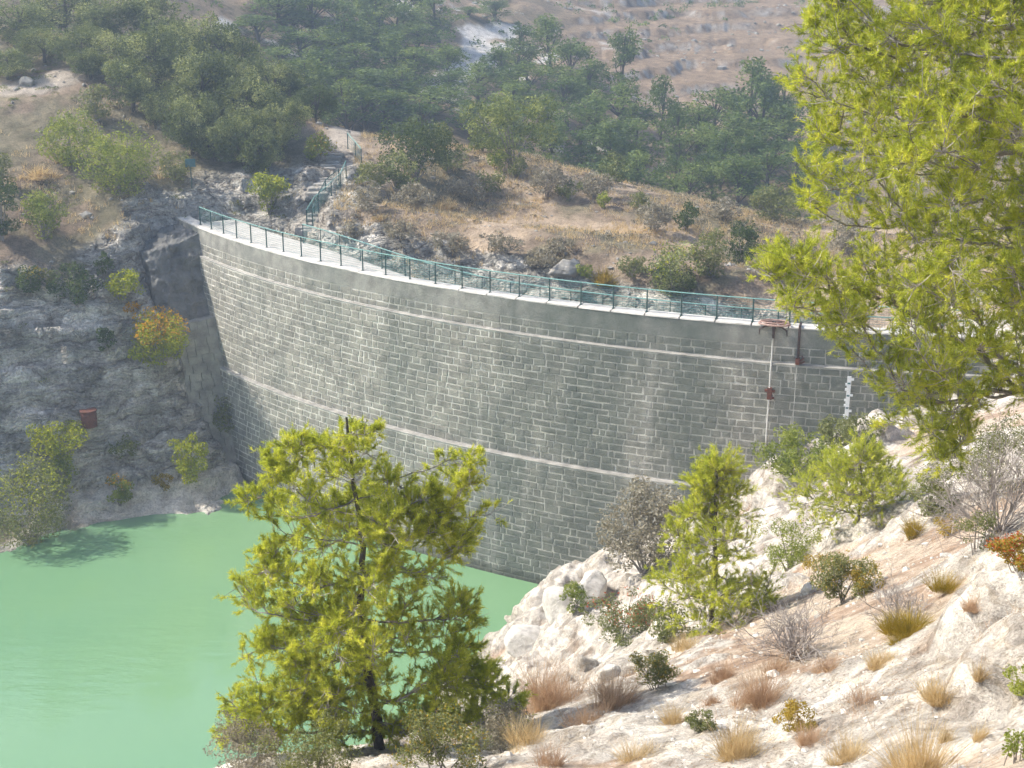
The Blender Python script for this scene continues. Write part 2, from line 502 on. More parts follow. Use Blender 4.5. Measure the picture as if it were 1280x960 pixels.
# ------------------------------------------------------------------ terrain: two height fields through surveyed points
class Field:
    def __init__(s, pts, smooth=0.02):
        P = np.array(pts, float)
        s.c = P[:, :2]
        n = len(P)
        K = s.k(s.c, s.c) + np.eye(n) * smooth
        Q = np.hstack([np.ones((n, 1)), s.c])
        A = np.block([[K, Q], [Q.T, np.zeros((3, 3))]])
        s.w = np.linalg.lstsq(A, np.concatenate([P[:, 2], np.zeros(3)]), rcond=None)[0]
    @staticmethod
    def k(a, b):
        d2 = ((a[:, None] - b[None]) ** 2).sum(-1)
        return 0.5 * d2 * np.log(d2 + 1e-9) * 0.01
    def __call__(s, x, y):
        x = np.asarray(x, float); sh = x.shape
        p = np.stack([x.ravel(), np.asarray(y, float).ravel()], -1)
        r = np.empty(len(p))
        for i in range(0, len(p), 20000):
            q = p[i:i + 20000]
            r[i:i + 20000] = s.k(q, s.c) @ s.w[:-3] + s.w[-3] + q @ s.w[-2:]
        return r.reshape(sh)

def survey(lst):
    return [at(px, py, Y) for px, py, Y in lst]

ptsA = survey([
    (-60,600,67.5), (0,600,68.5), (100,600,70), (200,592,71.8), (285,560,74),
    (-60,500,69.5), (0,500,70.5), (100,500,71.6), (200,500,73.6), (225,430,75.6),
    (0,400,72.5), (100,400,74), (180,390,76), (0,330,75), (100,330,77), (185,300,79.3),
    (-60,260,79), (0,260,79), (100,270,80.3), (180,252,82), (235,264,82.6),
    (-60,180,86), (0,180,86.5), (100,200,85.5), (200,205,86), (255,225,85.5),
    (-60,110,94), (0,110,95), (60,110,94), (150,150,91), (260,180,90), (330,205,88), (345,245,84.3),
    (-60,40,106), (0,40,106), (150,70,102), (300,125,97), (400,152,97), (430,160,95.5),
    (385,285,79.5), (395,262,82), (405,225,85.5), (420,190,90.5), (300,262,83.5),
    (400,318,77.6), (500,322,76), (600,334,74.5), (700,346,72.8), (800,366,71), (900,374,69.8), (1000,384,69), (1150,390,69),
    (450,262,82), (550,270,82.5), (650,282,82.3), (750,294,80.6), (850,320,77.8), (950,340,76), (1050,345,77), (1200,345,78),
    (460,205,89), (550,215,90), (650,228,90), (750,248,88.5), (850,264,87), (930,282,86), (1050,292,86), (1200,295,87),
    (480,172,94), (560,182,96), (650,192,98), (750,224,95), (850,248,92), (935,270,90), (1050,284,91), (1200,285,92),
    (750,200,135), (900,230,130), (1050,230,130), (600,150,137), (450,120,138),
    (600,100,160), (450,100,150), (850,150,160), (800,70,190), (900,30,215), (600,30,185), (400,30,165),
    (300,0,150), (900,0,235), (1200,100,180), (1200,0,235)])
for px, py in ((-60,705), (0,688), (60,668), (130,652), (200,643), (285,632)):
    p = at_z(px, py, WATER_Z); ptsA.append(p)
    ptsA.append(p + np.array([1.0, -4.0, -3.5]))
for s, z in ((-3.0,-0.3), (-1.6,-4.0), (0.2,-7.8), (2.6,-11.2), (5.6,-13.9), (9,-18)):
    p = arc(s, face_r(z) + 0.2, z); ptsA.append(p)
ptsA += [np.array(q, float) for q in (
    (-5,67,-17), (2,63,-17), (9,61,-17), (-8,58,-19), (-20,60,-18), (-40,52,-18), (-60,55,-14), (-60,75,4), (-70,100,16), (-60,130,20),
    (-12,106,-1), (0,112,-5), (15,110,-6), (30,108,-6), (50,108,-3), (-30,118,4), (-45,112,11), (-30,106,8.5),
    (80,120,2), (80,180,4), (90,240,12), (-80,180,22), (-100,250,32), (0,300,18), (80,320,22), (-60,300,28), (0,430,40), (150,430,46), (-150,430,52),
    (200,250,26), (200,120,16), (-200,250,44), (-200,120,36), (60,70,2), (100,70,10), (-120,60,14))]
fieldA = Field(ptsA)

ptsB = survey([
    (1250,940,10.6), (1100,940,12), (900,940,13.3), (700,940,15.6), (600,950,17.6), (480,935,20.3), (300,957,20.8),
    (1250,850,12.4), (1100,850,15), (950,850,17), (800,870,19), (680,900,20.4),
    (1250,760,15.7), (1100,770,18.5), (985,795,20.3), (870,806,24), (770,842,25), (690,868,27),
    (1250,690,19.5), (1150,700,23.5), (1050,726,25), (950,744,28.5), (870,780,30.5),
    (1200,650,26), (1100,645,34), (1000,664,38), (905,722,38), (800,765,43), (730,790,44),
    (1080,562,48), (1000,602,49), (935,632,50), (850,690,51), (765,712,57), (700,742,57), (655,788,53)])
ptsB += [at_z(620, 794, WATER_Z), at_z(684, 742, WATER_Z)]
ptsB += [np.array(q, float) for q in (
    (-3,50,-13.6), (-5.2,44,-13.6), (-8.5,38,-13.6), (-14,30,-13.6), (-18,20,-13.6), (-24,8,-13.6), (-9,48,-18), (-14,40,-19), (-26,20,-21),
    (-2.5,32,-7.5), (-0.2,40,-9), (-5,27,-4.5), (-9,22,-2.5), (-10,14,2), (-14,10,-2),
    (0,0,14.4), (4,4,13.6), (-6,4,10), (-14,0,4), (8,8,12.6), (12,15,12), (16,25,9.5), (25,20,14), (30,5,18), (20,-12,18), (-10,-15,11),
    (15,57,-4.4), (20,58,-2), (24,50,1), (20,40,3.5), (32,56,4), (32,40,8), (40,66,4), (18,66,-3))]
fieldB = Field(ptsB)

def strata(z, p, amt):
    h = 1.05
    zz = z + 0.35 * noise3(p * 0.35, 5)
    f = zz / h - np.floor(zz / h)
    return z + amt * h * (sstep(0.55, 1.0, f) - f) * 0.75

def heightA(x, y):
    z0 = fieldA(x, y)
    e = 0.6
    sl = np.hypot(fieldA(x + e, y) - z0, fieldA(x, y + e) - z0) / e
    p = xyz(x, y)
    far = sstep(110, 180, y)
    steep = sstep(0.5, 1.1, sl)
    near_steps = np.exp(-(((x + 11) / 3.2) ** 2 + ((y - 84) / 6.0) ** 2)) + 0.8 * np.exp(-(((x + 16) / 4.0) ** 2 + ((y - 84) / 3.0) ** 2))
    rocky = np.clip(steep + near_steps, 0, 1)
    z = z0 + fbm(p * 0.12, 3, 11) * (0.35 + 1.0 * far)
    z = z + rocky * (1.0 * fbm(xyz(x, y, 0) * 0.45 + z0[..., None] * np.array([0.1, 0.1, 0.5]), 5, 21, 0.55, True))
    z = z + (1 - rocky) * 0.16 * fbm(p * 1.1, 4, 31)
    z = np.where(rocky > 0.02, strata(z, xyz(x, y, 0) , rocky * 1.15), z)
    z = z + rocky * 0.12 * fbm(p * 2.6, 3, 41)
    # terraces of the far fields
    ter = sstep(160, 185, y) * sstep(4, 16, x)
    st = 1.7
    f = z / st - np.floor(z / st)
    z = z + ter * st * (sstep(0.7, 1.0, f) - f) * 0.6
    # keep clear of the water face
    rho = np.hypot(x - DC[0], y - DC[1])
    infront = (rho > DR - 3.9) & (x > -13.2) & (x < 26) & (y < 78)
    dmax = np.clip((x + 13.2) * 1.6, 0, 4)
    z = np.where(infront, np.minimum(z, -13.4 - dmax + np.where(rho < DR - 1, 4.0, 0)), z)
    return z, sl, rocky

outcrops = [(at(px, py, Yd)[:2], w, l, hh) for px, py, Yd, w, l, hh in (
    (700,742,56.5,2.2,1.6,1.0), (752,716,56.5,2.0,1.6,0.9), (660,795,52.5,2.2,1.8,0.9), (725,780,47,2.0,1.5,0.7), (880,775,29.5,1.3,2.6,0.75), (950,742,28.0,1.2,1.5,0.35),
    (925,640,49.5,2.2,2.2,1.2), (985,612,48.5,2.2,2.0,1.0), (1068,570,47.5,1.8,1.6,1.0), (1050,650,35,1.6,1.4,0.6), (1120,655,31,1.8,1.4,0.4), (1150,662,27.5,1.5,1.2,0.3),
    (1265,760,15.0,0.9,1.3,0.8), (1290,830,12.5,0.8,1.0,0.7), (1225,720,18.5,0.7,0.9,0.35), (690,850,27,1.0,1.4,0.5), (770,850,24.5,0.9,1.0,0.35), (700,925,16.5,0.7,0.6,0.2), (880,845,20,0.6,0.5,0.15))]
def heightB(x, y):
    z0 = fieldB(x, y)
    oc = np.zeros_like(z0)
    wob = fbm(xyz(x, y) * 0.9, 4, 151); wob2 = fbm(xyz(x, y) * 1.9, 3, 152, 0.5)
    for (cx, cy), w, l, hh in outcrops:
        d_ = np.hypot((x - cx) / w, (y - cy) / l) + 0.45 * wob + 0.22 * wob2
        oc = np.maximum(oc, hh * (0.65 * sstep(1.0, 0.72, d_) + 0.35 * sstep(0.7, 0.3, d_)))
    z0 = z0 + oc
    p = xyz(x, y)
    q = np.stack([x * 0.8 + y * 0.3, y * 0.55 - x * 0.2, np.zeros_like(x)], -1)
    fl = sstep(14, 40, y)
    big = fbm(q * 0.55, 4, 51, 0.5, True)
    rock = sstep(-0.12, 0.34, fbm(q * 0.42 + 3.1, 3, 57) + 0.35 * sstep(24, 34, y) + 0.25 * sstep(3.0, -1.0, x - 0.12 * y))
    z = z0 + (0.16 + 0.42 * fl) * rock * big + 0.10 * fbm(p * 0.9, 3, 61)
    z = z + rock * (0.05 + 0.07 * fl) * fbm(q * 1.7, 4, 71, 0.5, True) + (1 - rock) * 0.02 * fbm(p * 6, 3, 81)
    z = z + rock * 0.03 * fbm(q * 7.0, 3, 91, 0.6, True)
    rock = np.maximum(rock, sstep(0.02, 0.12, oc))
    cr = fbm(q * 1.3 + 8, 3, 161, 0.5, True)
    z = z - rock * (0.05 + 0.10 * fl) * sstep(0.62, 0.85, cr)
    return z, rock

def grid_axis(segs):
    out = []
    for a, b, d in segs:
        n = max(1, int(round((b - a) / d)))
        out.append(a + (b - a) * np.arange(n) / n)
    out.append([segs[-1][1]])
    return np.concatenate(out)

def lerp3(a, b, t):
    return np.asarray(a) * (1 - t[..., None]) + np.asarray(b) * t[..., None]

def grid_faces(nx, ny, keep=None):
    i = np.arange(ny - 1)[:, None] * nx + np.arange(nx - 1)[None]
    F = np.stack([i, i + 1, i + nx + 1, i + nx], -1).reshape(-1, 4)
    return F if keep is None else F[keep.ravel()]

def polyline_dist(x, y, pts):
    d = np.full(x.shape, 1e9)
    for (ax, ay), (bx, by) in zip(pts[:-1], pts[1:]):
        vx, vy = bx - ax, by - ay
        t = np.clip(((x - ax) * vx + (y - ay) * vy) / (vx * vx + vy * vy), 0, 1)
        d = np.minimum(d, np.hypot(x - ax - t * vx, y - ay - t * vy))
    return d

# --- far side: left bank, spur behind the dam, far hillside
gx = grid_axis([(-200, -60, 6), (-60, -42, 0.8), (-42, -8, 0.17), (-8, 34, 0.26), (34, 60, 1.0), (60, 200, 6)])
gy = grid_axis([(52, 64, 0.8), (64, 92, 0.17), (92, 125, 0.35), (125, 240, 1.0), (240, 430, 5)])
X, Y = np.meshgrid(gx, gy)
Z, slA, rockyA = heightA(X, Y)
p3 = xyz(X, Y)
path_pts = [at(px, py, y)[:2] for px, py, y in ((385,290,79.2), (392,265,81.8), (405,225,85.5), (420,190,90.5), (432,160,95.5), (424,120,104))]
upper_path = [at(px, py, y)[:2] for px, py, y in ((-60,118,93.5), (20,112,94), (60,106,95), (110,95,97.5))]
dpath = np.minimum(polyline_dist(X, Y, path_pts), polyline_dist(X, Y, upper_path) * 0.8)
n1 = fbm(p3 * 0.22, 4, 101); n2 = fbm(p3 * 0.9, 4, 111); n3 = fbm(p3 * 0.06, 3, 121)
soil = lerp3((0.245, 0.19, 0.14), (0.34, 0.265, 0.195), sstep(-0.5, 0.5, n2))
straw = lerp3((0.40, 0.315, 0.22), (0.52, 0.41, 0.30), sstep(-0.5, 0.5, n1))
scrub = lerp3((0.17, 0.155, 0.10), (0.26, 0.225, 0.15), sstep(-0.5, 0.5, n2))
rockc = lerp3((0.36, 0.345, 0.31), (0.78, 0.75, 0.69), sstep(-0.45, 0.5, fbm(np.stack([X * 0.6, Y * 0.6, Z * 1.5], -1), 4, 131)))
farc = lerp3((0.22, 0.18, 0.12), (0.36, 0.27, 0.19), sstep(-0.4, 0.5, n1))
terr = lerp3((0.25, 0.185, 0.125), (0.37, 0.275, 0.19), sstep(-0.5, 0.5, n2))
col = lerp3(soil, straw, sstep(-0.15, 0.3, n1) * sstep(-16, -6, X))
col = lerp3(col, scrub, sstep(0.0, 0.4, -n1 + 0.4 * n2 + 0.45 * sstep(-10, -16, X)))
col = lerp3(col, rockc, sstep(0.15, 0.6, rockyA))
gz = np.gradient(Z, axis=0) / (np.gradient(Y, axis=0)); gx_ = np.gradient(Z, axis=1) / np.gradient(X, axis=1)
slope = np.hypot(gz, gx_)
col = lerp3(col, farc, sstep(105, 125, Y))
tmask = sstep(150, 180, Y) * sstep(2, 14, X + 0.3 * n3 * 20)
col = lerp3(col, terr, tmask)
col = lerp3(col, np.array([0.40, 0.38, 0.35]) + 0 * col, tmask * sstep(0.35, 0.8, slope) * sstep(-0.2, 0.2, n2))
col = lerp3(col, np.array([0.62, 0.60, 0.57]) + 0 * col, sstep(125, 140, Y) * sstep(0.34, 0.5, n1) * sstep(22, 6, X))
track = polyline_dist(X, Y, [at(px, py, y)[:2] for px, py, y in ((640,20,188), (595,40,180), (600,70,170), (560,105,158), (545,135,148))])
col = lerp3(col, np.array([0.66, 0.64, 0.61]) + 0 * col, sstep(2.6, 1.4, track + n2))
col = lerp3(col, np.array([0.50, 0.44, 0.37]) + 0 * col, sstep(1.5, 0.7, dpath + 0.5 * n2) * (1 - 0.5 * sstep(0.3, 0.7, rockyA)))
# silt line the falling water left on the banks
silt = sstep(WATER_Z + 1.5, WATER_Z + 1.1, Z + 0.12 * n2)
col = lerp3(col, np.array([0.74, 0.70, 0.63]) + 0 * col, silt * sstep(-25.0, -22.0, X + 1.5 * n2) * 0.9)
rho = np.hypot(X - DC[0], Y - DC[1])
back = (rho < DR - 1.0) | (X < -10.5) | (Y > 78) | (X > 22)
kc = back[:-1, :-1] | back[1:, 1:] 
me = mesh_from('hillside', np.stack([X, Y, Z], -1).reshape(-1, 3), grid_faces(len(gx), len(gy), kc), M['hill'], True, np.concatenate([col, (sstep(0.12, 0.5, rockyA) * (1 - silt * 0.7))[..., None]], -1).reshape(-1, 4))
hillside = link('hillside', me, kind='structure')
hillside['label'] = 'dry scrubby limestone hillside behind and left of the dam'

# --- near side: bleached limestone slope
bx = grid_axis([(-34, -8, 0.5), (-8, -3, 0.14), (-3, 10, 0.08), (10, 20, 0.18), (20, 46, 0.8)])
by = grid_axis([(-20, 8, 0.7), (8, 26, 0.08), (26, 50, 0.15), (50, 68, 0.22)])
XB, YB = np.meshgrid(bx, by)
ZB, rockB = heightB(XB, YB)
pB = xyz(XB, YB)
m1 = fbm(pB * 0.8, 4, 201); m2 = fbm(pB * 3.0, 4, 211); m3 = fbm(pB * 0.3, 3, 221)
rc = lerp3((0.48, 0.44, 0.39), (0.72, 0.68, 0.62), sstep(-0.5, 0.3, m2))
m4 = fbm(pB * 7.0, 3, 231)
lich = sstep(0.10, 0.45, fbm(pB * 1.7 + 2, 4, 241) + 0.25 * m4)
rc = lerp3(rc, np.array([0.40, 0.38, 0.35]) + 0 * rc, lich * 0.45)
sc_ = lerp3((0.38, 0.275, 0.20), (0.56, 0.44, 0.34), sstep(-0.4, 0.4, m2 + 0.5 * m4))
sc_ = lerp3(sc_, np.array([0.60, 0.51, 0.41]) + 0 * sc_, sstep(-0.25, 0.35, m1 + 0.4 * m4))
lap = ZB - (np.roll(ZB, 3, 0) + np.roll(ZB, -3, 0) + np.roll(ZB, 3, 1) + np.roll(ZB, -3, 1)) / 4
cb = lerp3(sc_, rc, sstep(0.35, 0.7, rockB + 0.35 * m2 + 0.2 * m4 - 0.25 * sstep(0.0, 0.04, -lap)))
litter = sstep(0.30, 0.55, fbm(pB * 2.3 + 6, 4, 251)) * sstep(0.2, -0.2, m1)
cb = lerp3(cb, np.array([0.23, 0.165, 0.115]) + 0 * cb, litter * 0.7)
cb = lerp3(cb, np.array([0.47, 0.44, 0.38]) + 0 * cb, sstep(WATER_Z + 1.4, WATER_Z + 0.8, ZB))
rhoB = np.hypot(XB - DC[0], YB - DC[1])
keepB = ~((rhoB < DR - 2.5) & (XB < 17))
kb = keepB[:-1, :-1] | keepB[1:, 1:]
me = mesh_from('rocky_bank', np.stack([XB, YB, ZB], -1).reshape(-1, 3), grid_faces(len(bx), len(by), kb), M['bank'], True, np.concatenate([cb, sstep(0.3, 0.7, rockB + 0.2 * m2)[..., None]], -1).reshape(-1, 4))
rocky_bank = link('terrain', me, kind='structure')
rocky_bank['label'] = 'bleached white limestone slope in the foreground'

def lookup(gxs, gys, Zs, x, y):
    i = np.clip(np.searchsorted(gxs, x) - 1, 0, len(gxs) - 2); j = np.clip(np.searchsorted(gys, y) - 1, 0, len(gys) - 2)
    fx = np.clip((x - gxs[i]) / (gxs[i + 1] - gxs[i]), 0, 1); fy = np.clip((y - gys[j]) / (gys[j + 1] - gys[j]), 0, 1)
    return (Zs[j, i] * (1 - fx) * (1 - fy) + Zs[j, i + 1] * fx * (1 - fy) + Zs[j + 1, i] * (1 - fx) * fy + Zs[j + 1, i + 1] * fx * fy)
def zA(x, y): return lookup(gx, gy, Z, np.asarray(x, float), np.asarray(y, float))
def zB(x, y): return lookup(bx, by, ZB, np.asarray(x, float), np.asarray(y, float))

def on_ground(px, py, which='A', y0=None, y1=None):
    """where the sight line through a spot of the photograph meets the ground"""
    d = ray(px, py)
    y0 = y0 or (60.0 if which == 'A' else 9.0)
    y1 = y1 or (425.0 if which == 'A' else 66.0)
    ys = np.arange(y0, y1, 0.08)
    t = ys / d[1]
    zz = CAMZ + d[2] * t
    h = (zA if which == 'A' else zB)(d[0] * t, ys)
    k = np.nonzero(zz < h)[0]
    i = k[0] if len(k) else len(ys) - 1
    return np.array([d[0] * t[i], ys[i], h[i]])

# ------------------------------------------------------------------ water
wx = np.array([-80, 30.0]); 
V = [(-120, -30, WATER_Z), (25, -30, WATER_Z), (25, 66, WATER_Z), (-8, 90, WATER_Z), (-120, 90, WATER_Z)]
me = bpy.data.meshes.new('water'); me.from_pydata(V, [], [[0, 1, 2, 3, 4]]); me.materials.append(M['water'])
water = link('water', me, kind='structure')
water['label'] = 'calm milky green reservoir water'

#@@DAM
# ------------------------------------------------------------------ the dam
dam = thing('masonry_dam', 'curved grey stone masonry dam with two ledges standing in green water', 'dam', tuple(P2 + np.array([0, 3, -14])))
def under(o, parent):
    o.parent = parent
    o.matrix_parent_inverse = Matrix.Translation(-Vector(parent.location))
    return o
def dam_part(name, me, kind=None, parent=None):
    o = link(name, me, kind=kind)
    return under(o, parent or dam)

S0 = -5.0
def swept(profile, s0, s1, ds=0.5, rad=lambda s: 0.0, wob=0.0, seed=3):
    """profile: list of (radius offset from DR, z); closed loop swept along the arc"""
    ss = np.linspace(s0, s1, max(2, int((s1 - s0) / ds)) + 1)
    n = len(profile)
    rows = []
    for k, (dr, z) in enumerate(profile):
        r = DR + dr
        v = arc(ss, r, z)
        if wob:
            nn = fbm(v * 1.3 + k * 3.1, 3, seed)
            a = A1 + SGN * ss / DR
            v = v + wob * nn[:, None] * np.stack([np.cos(a), np.sin(a), 0.4 * np.ones_like(a)], -1)
        rows.append(v)
    V = np.stack(rows, 1).reshape(-1, 3)
    i = np.arange(len(ss) - 1)[:, None] * n; k = np.arange(n)[None]; k2 = (k + 1) % n
    Q = np.stack([i + k, i + n + k, i + n + k2, i + k2], -1).reshape(-1, 4)
    cap = [[0] + list(range(n - 1, 0, -1)), [(len(ss) - 1) * n + j for j in range(n)]]
    return V, Q, cap

def swept_mesh(name, profile, s0, s1, mat, **kw):
    V, Q, cap = swept(profile, s0, s1, **kw)
    return mesh_from(name, V, [Q, np.array(cap)], mat)

# mortar core: what shows in the joints
prof = [(0.0, -0.05)]
def fr(z): return float(face_r(z)) - DR
core = [(-0.004 + fr(0), -0.06), (-0.004 + fr(LEDGE1 + 0.001), LEDGE1), (-0.004 + fr(LEDGE1 - 0.001), LEDGE1),
        (-0.004 + fr(LEDGE2 + 0.001), LEDGE2), (-0.004 + fr(LEDGE2 - 0.001), LEDGE2), (-0.004 + fr(-18), -18.0), (-3.3, -18.0), (-3.3, -1.6), (-0.72, -1.6), (-0.72, -0.06)]
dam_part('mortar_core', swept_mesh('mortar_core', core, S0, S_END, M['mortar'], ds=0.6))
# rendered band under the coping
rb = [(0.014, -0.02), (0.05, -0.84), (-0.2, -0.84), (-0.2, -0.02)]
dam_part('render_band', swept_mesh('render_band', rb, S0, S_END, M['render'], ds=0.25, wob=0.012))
# coping stones along the parapet, broken into lengths at the posts
POST_D = abs(A2 - A1) * DR / 15.0
coping_lengths = []
k = -2
while k * POST_D < S_END - 0.2:
    s0, s1 = k * POST_D, min((k + 1) * POST_D, S_END)
    g = 0.035 if s0 > 0.55 * S3 else 0.006
    hgt = 0.07 + rng.uniform(-0.012, 0.012)
    pr = [(0.03 + rng.uniform(-0.012, 0.012), -0.012), (0.02, hgt - 0.03), (-0.03, hgt), (-0.70, hgt), (-0.715, -0.03)]
    dam_part('coping_stone', swept_mesh('coping_stone', pr, s0 + g, s1 - g, M['coping'], ds=0.3, wob=0.016, seed=k + 40))
    k += 1
# walkway behind the parapet, sinking gently to the far bank side
def walk_z(s): return -0.12 - 0.95 * sstep(8.0, 24.0, s)
ss = np.linspace(S0 + 3.6, S_END, 90)
V = np.concatenate([arc(ss, DR - 0.716, walk_z(ss)), arc(ss, DR - 3.0, walk_z(ss)), arc(ss, DR - 3.0, -1.9), arc(ss, DR - 0.716, -1.9)])
n = len(ss); i = np.arange(n - 1)
Q = np.concatenate([np.stack([i + a * n, i + 1 + a * n, i + 1 + ((a + 1) % 4) * n, i + ((a + 1) % 4) * n], -1) for a in range(4)])
dam_part('walkway', mesh_from('walkway', V, [Q, np.array([[0, n, 2 * n, 3 * n], [n - 1, 4 * n - 1, 3 * n - 1, 2 * n - 1]])], M['walk']))
# the two ledges
for lz, w, hh in ((LEDGE1, 0.155, 0.03), (LEDGE2, 0.255, 0.035)):
    r_in = fr(lz + 0.001)
    k = 0
    s = S0
    while s < S_END - 0.1:
        L = min(rng.uniform(3.2, 5.0), S_END - s)
        pr = [(r_in + w, lz - hh), (r_in + w + 0.02, lz - 0.02), (r_in + w - 0.03, lz + 0.005), (r_in - 0.1, lz + 0.035), (r_in - 0.1, lz - hh)]
        dam_part('ledge_course', swept_mesh('ledge_course', pr, s + 0.004, s + L - 0.004, M['ledge'], ds=0.22, wob=0.02, seed=int(s * 7) + 90))
        s += L
# the blocks: courses between and below the ledges
def block_mesh(w, h, d, seed):
    r = np.random.default_rng(seed)
    W, H = w / 2, h / 2
    b = 0.022
    out = np.array([[-W, 0, -H], [W, 0, -H], [W, 0, H], [-W, 0, H]])
    V = []
    for y, ins in ((-0.12, 0.0), (d * 0.45, 0.0), (d, b)):
        ring = out.copy()
        ring[:, 0] -= np.sign(ring[:, 0]) * ins; ring[:, 2] -= np.sign(ring[:, 2]) * ins
        ring[:, 1] = y
        if y > 0:
            ring += r.normal(0, 0.013, ring.shape) * np.array([1, 0.12, 1])
        V.append(ring)
    V.append(np.array([[r.normal(0, W * 0.2), d + r.uniform(-0.004, 0.012), r.normal(0, H * 0.2)]]))
    V = np.concatenate(V)
    Q = []
    for a in (0, 4):
        for j in range(4):
            j2 = (j + 1) % 4
            Q.append([a + j, a + j2, a + 4 + j2, a + 4 + j])
    T = [[8 + j, 8 + (j + 1) % 4, 12] for j in range(4)]
    return V, np.array(Q), np.array(T)

courses = []
def fill_courses(z_top, z_bot, h0):
    n = int(round((z_top - z_bot) / h0))
    zs = z_top - (z_top - z_bot) * np.arange(n + 1) / n
    zs[1:-1] += rng.uniform(-0.03, 0.03, n - 1)
    for a, b in zip(zs[:-1], zs[1:]):
        courses.append((a, b))
fill_courses(-0.86, LEDGE1 + 0.05, 0.33)
fill_courses(LEDGE1 - 0.09, LEDGE2 + 0.05, 0.325)
fill_courses(LEDGE2 - 0.10, WATER_Z - 0.45, 0.325)
specs = []
for zt, zb in courses:
    s = -1.5 + rng.uniform(0, 0.5)
    while s < S_END - 0.8:
        w = float(rng.choice([0.34, 0.48, 0.62, 0.76, 0.95], p=[0.12, 0.3, 0.32, 0.18, 0.08])) * rng.uniform(0.9, 1.1)
        specs.append((s + w / 2, (zt + zb) / 2, w - rng.uniform(0.028, 0.085), (zt - zb) - rng.uniform(0.025, 0.072)))
        s += w
specs = np.array(specs)
# nearest, unobstructed stretch of face: the 300 largest in view become single stones
scr = []
for s, z, w, h in specs:
    p = arc(s, float(face_r(z)), z)
    dy = p[1] * CP - (p[2] - CAMZ) * SP
    px = 640 + FPX * p[0] / dy
    py = 480 - FPX * (p[1] * SP + (p[2] - CAMZ) * CP) / dy
    t, nrm = frame_at(s)
    view = np.array([0, 0, CAMZ]) - p
    facing = float(nrm @ view) / np.linalg.norm(view)
    vis = (470 < px < 1040) and py < 1.0 * (1075 - 0.52 * px + 0) + 260 and z > WATER_Z
    hid = (px < 650 and py > 540 - 0.0 * px) or (px > 745 and py > 600 - (px - 745) * 0.0) or px > 1050
    scr.append((w * h / dy ** 2 * facing) * (1.0 if (vis and not hid) else 0.05))
order = np.argsort(-np.array(scr))
single = set(order[:300].tolist())
joined = Acc()
cache = {}
for i, (s, z, w, h) in enumerate(specs):
    t, nrm = frame_at(s)
    base = arc(s, float(face_r(z)) - 0.004, z)
    proud = rng.uniform(0.008, 0.024)
    tilt = BATTER
    up = np.array([0, 0, 1.0]) - nrm * tilt
    R = np.stack([t, nrm, up], 0)
    if i in single:
        wq, hq = round(w * 10) / 10, round(h * 20) / 20
        key = (wq, hq, int(rng.integers(0, 4)))
        if key not in cache:
            Vb, Qb, Tb = block_mesh(1.0 * wq, 1.0 * hq, 0.04, hash(key) & 0xffff)
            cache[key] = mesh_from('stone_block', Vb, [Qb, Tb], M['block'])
        o = link('stone_block', cache[key], dam)
        loc = base - np.array(dam.location)
        mat = Matrix(((t[0], nrm[0], up[0], loc[0]), (t[1], nrm[1], up[1], loc[1]), (t[2], nrm[2], up[2], loc[2]), (0, 0, 0, 1)))
        o.matrix_local = mat @ Matrix.Diagonal((w / wq, proud / 0.04, h / hq, 1))
    else:
        Vb, Qb, Tb = block_mesh(w, h, proud, i)
        joined.add(base + Vb @ R, Qb, Tb)
dam_part('stone_blocks', joined.mesh('stone_blocks', M['block']), kind='stuff')

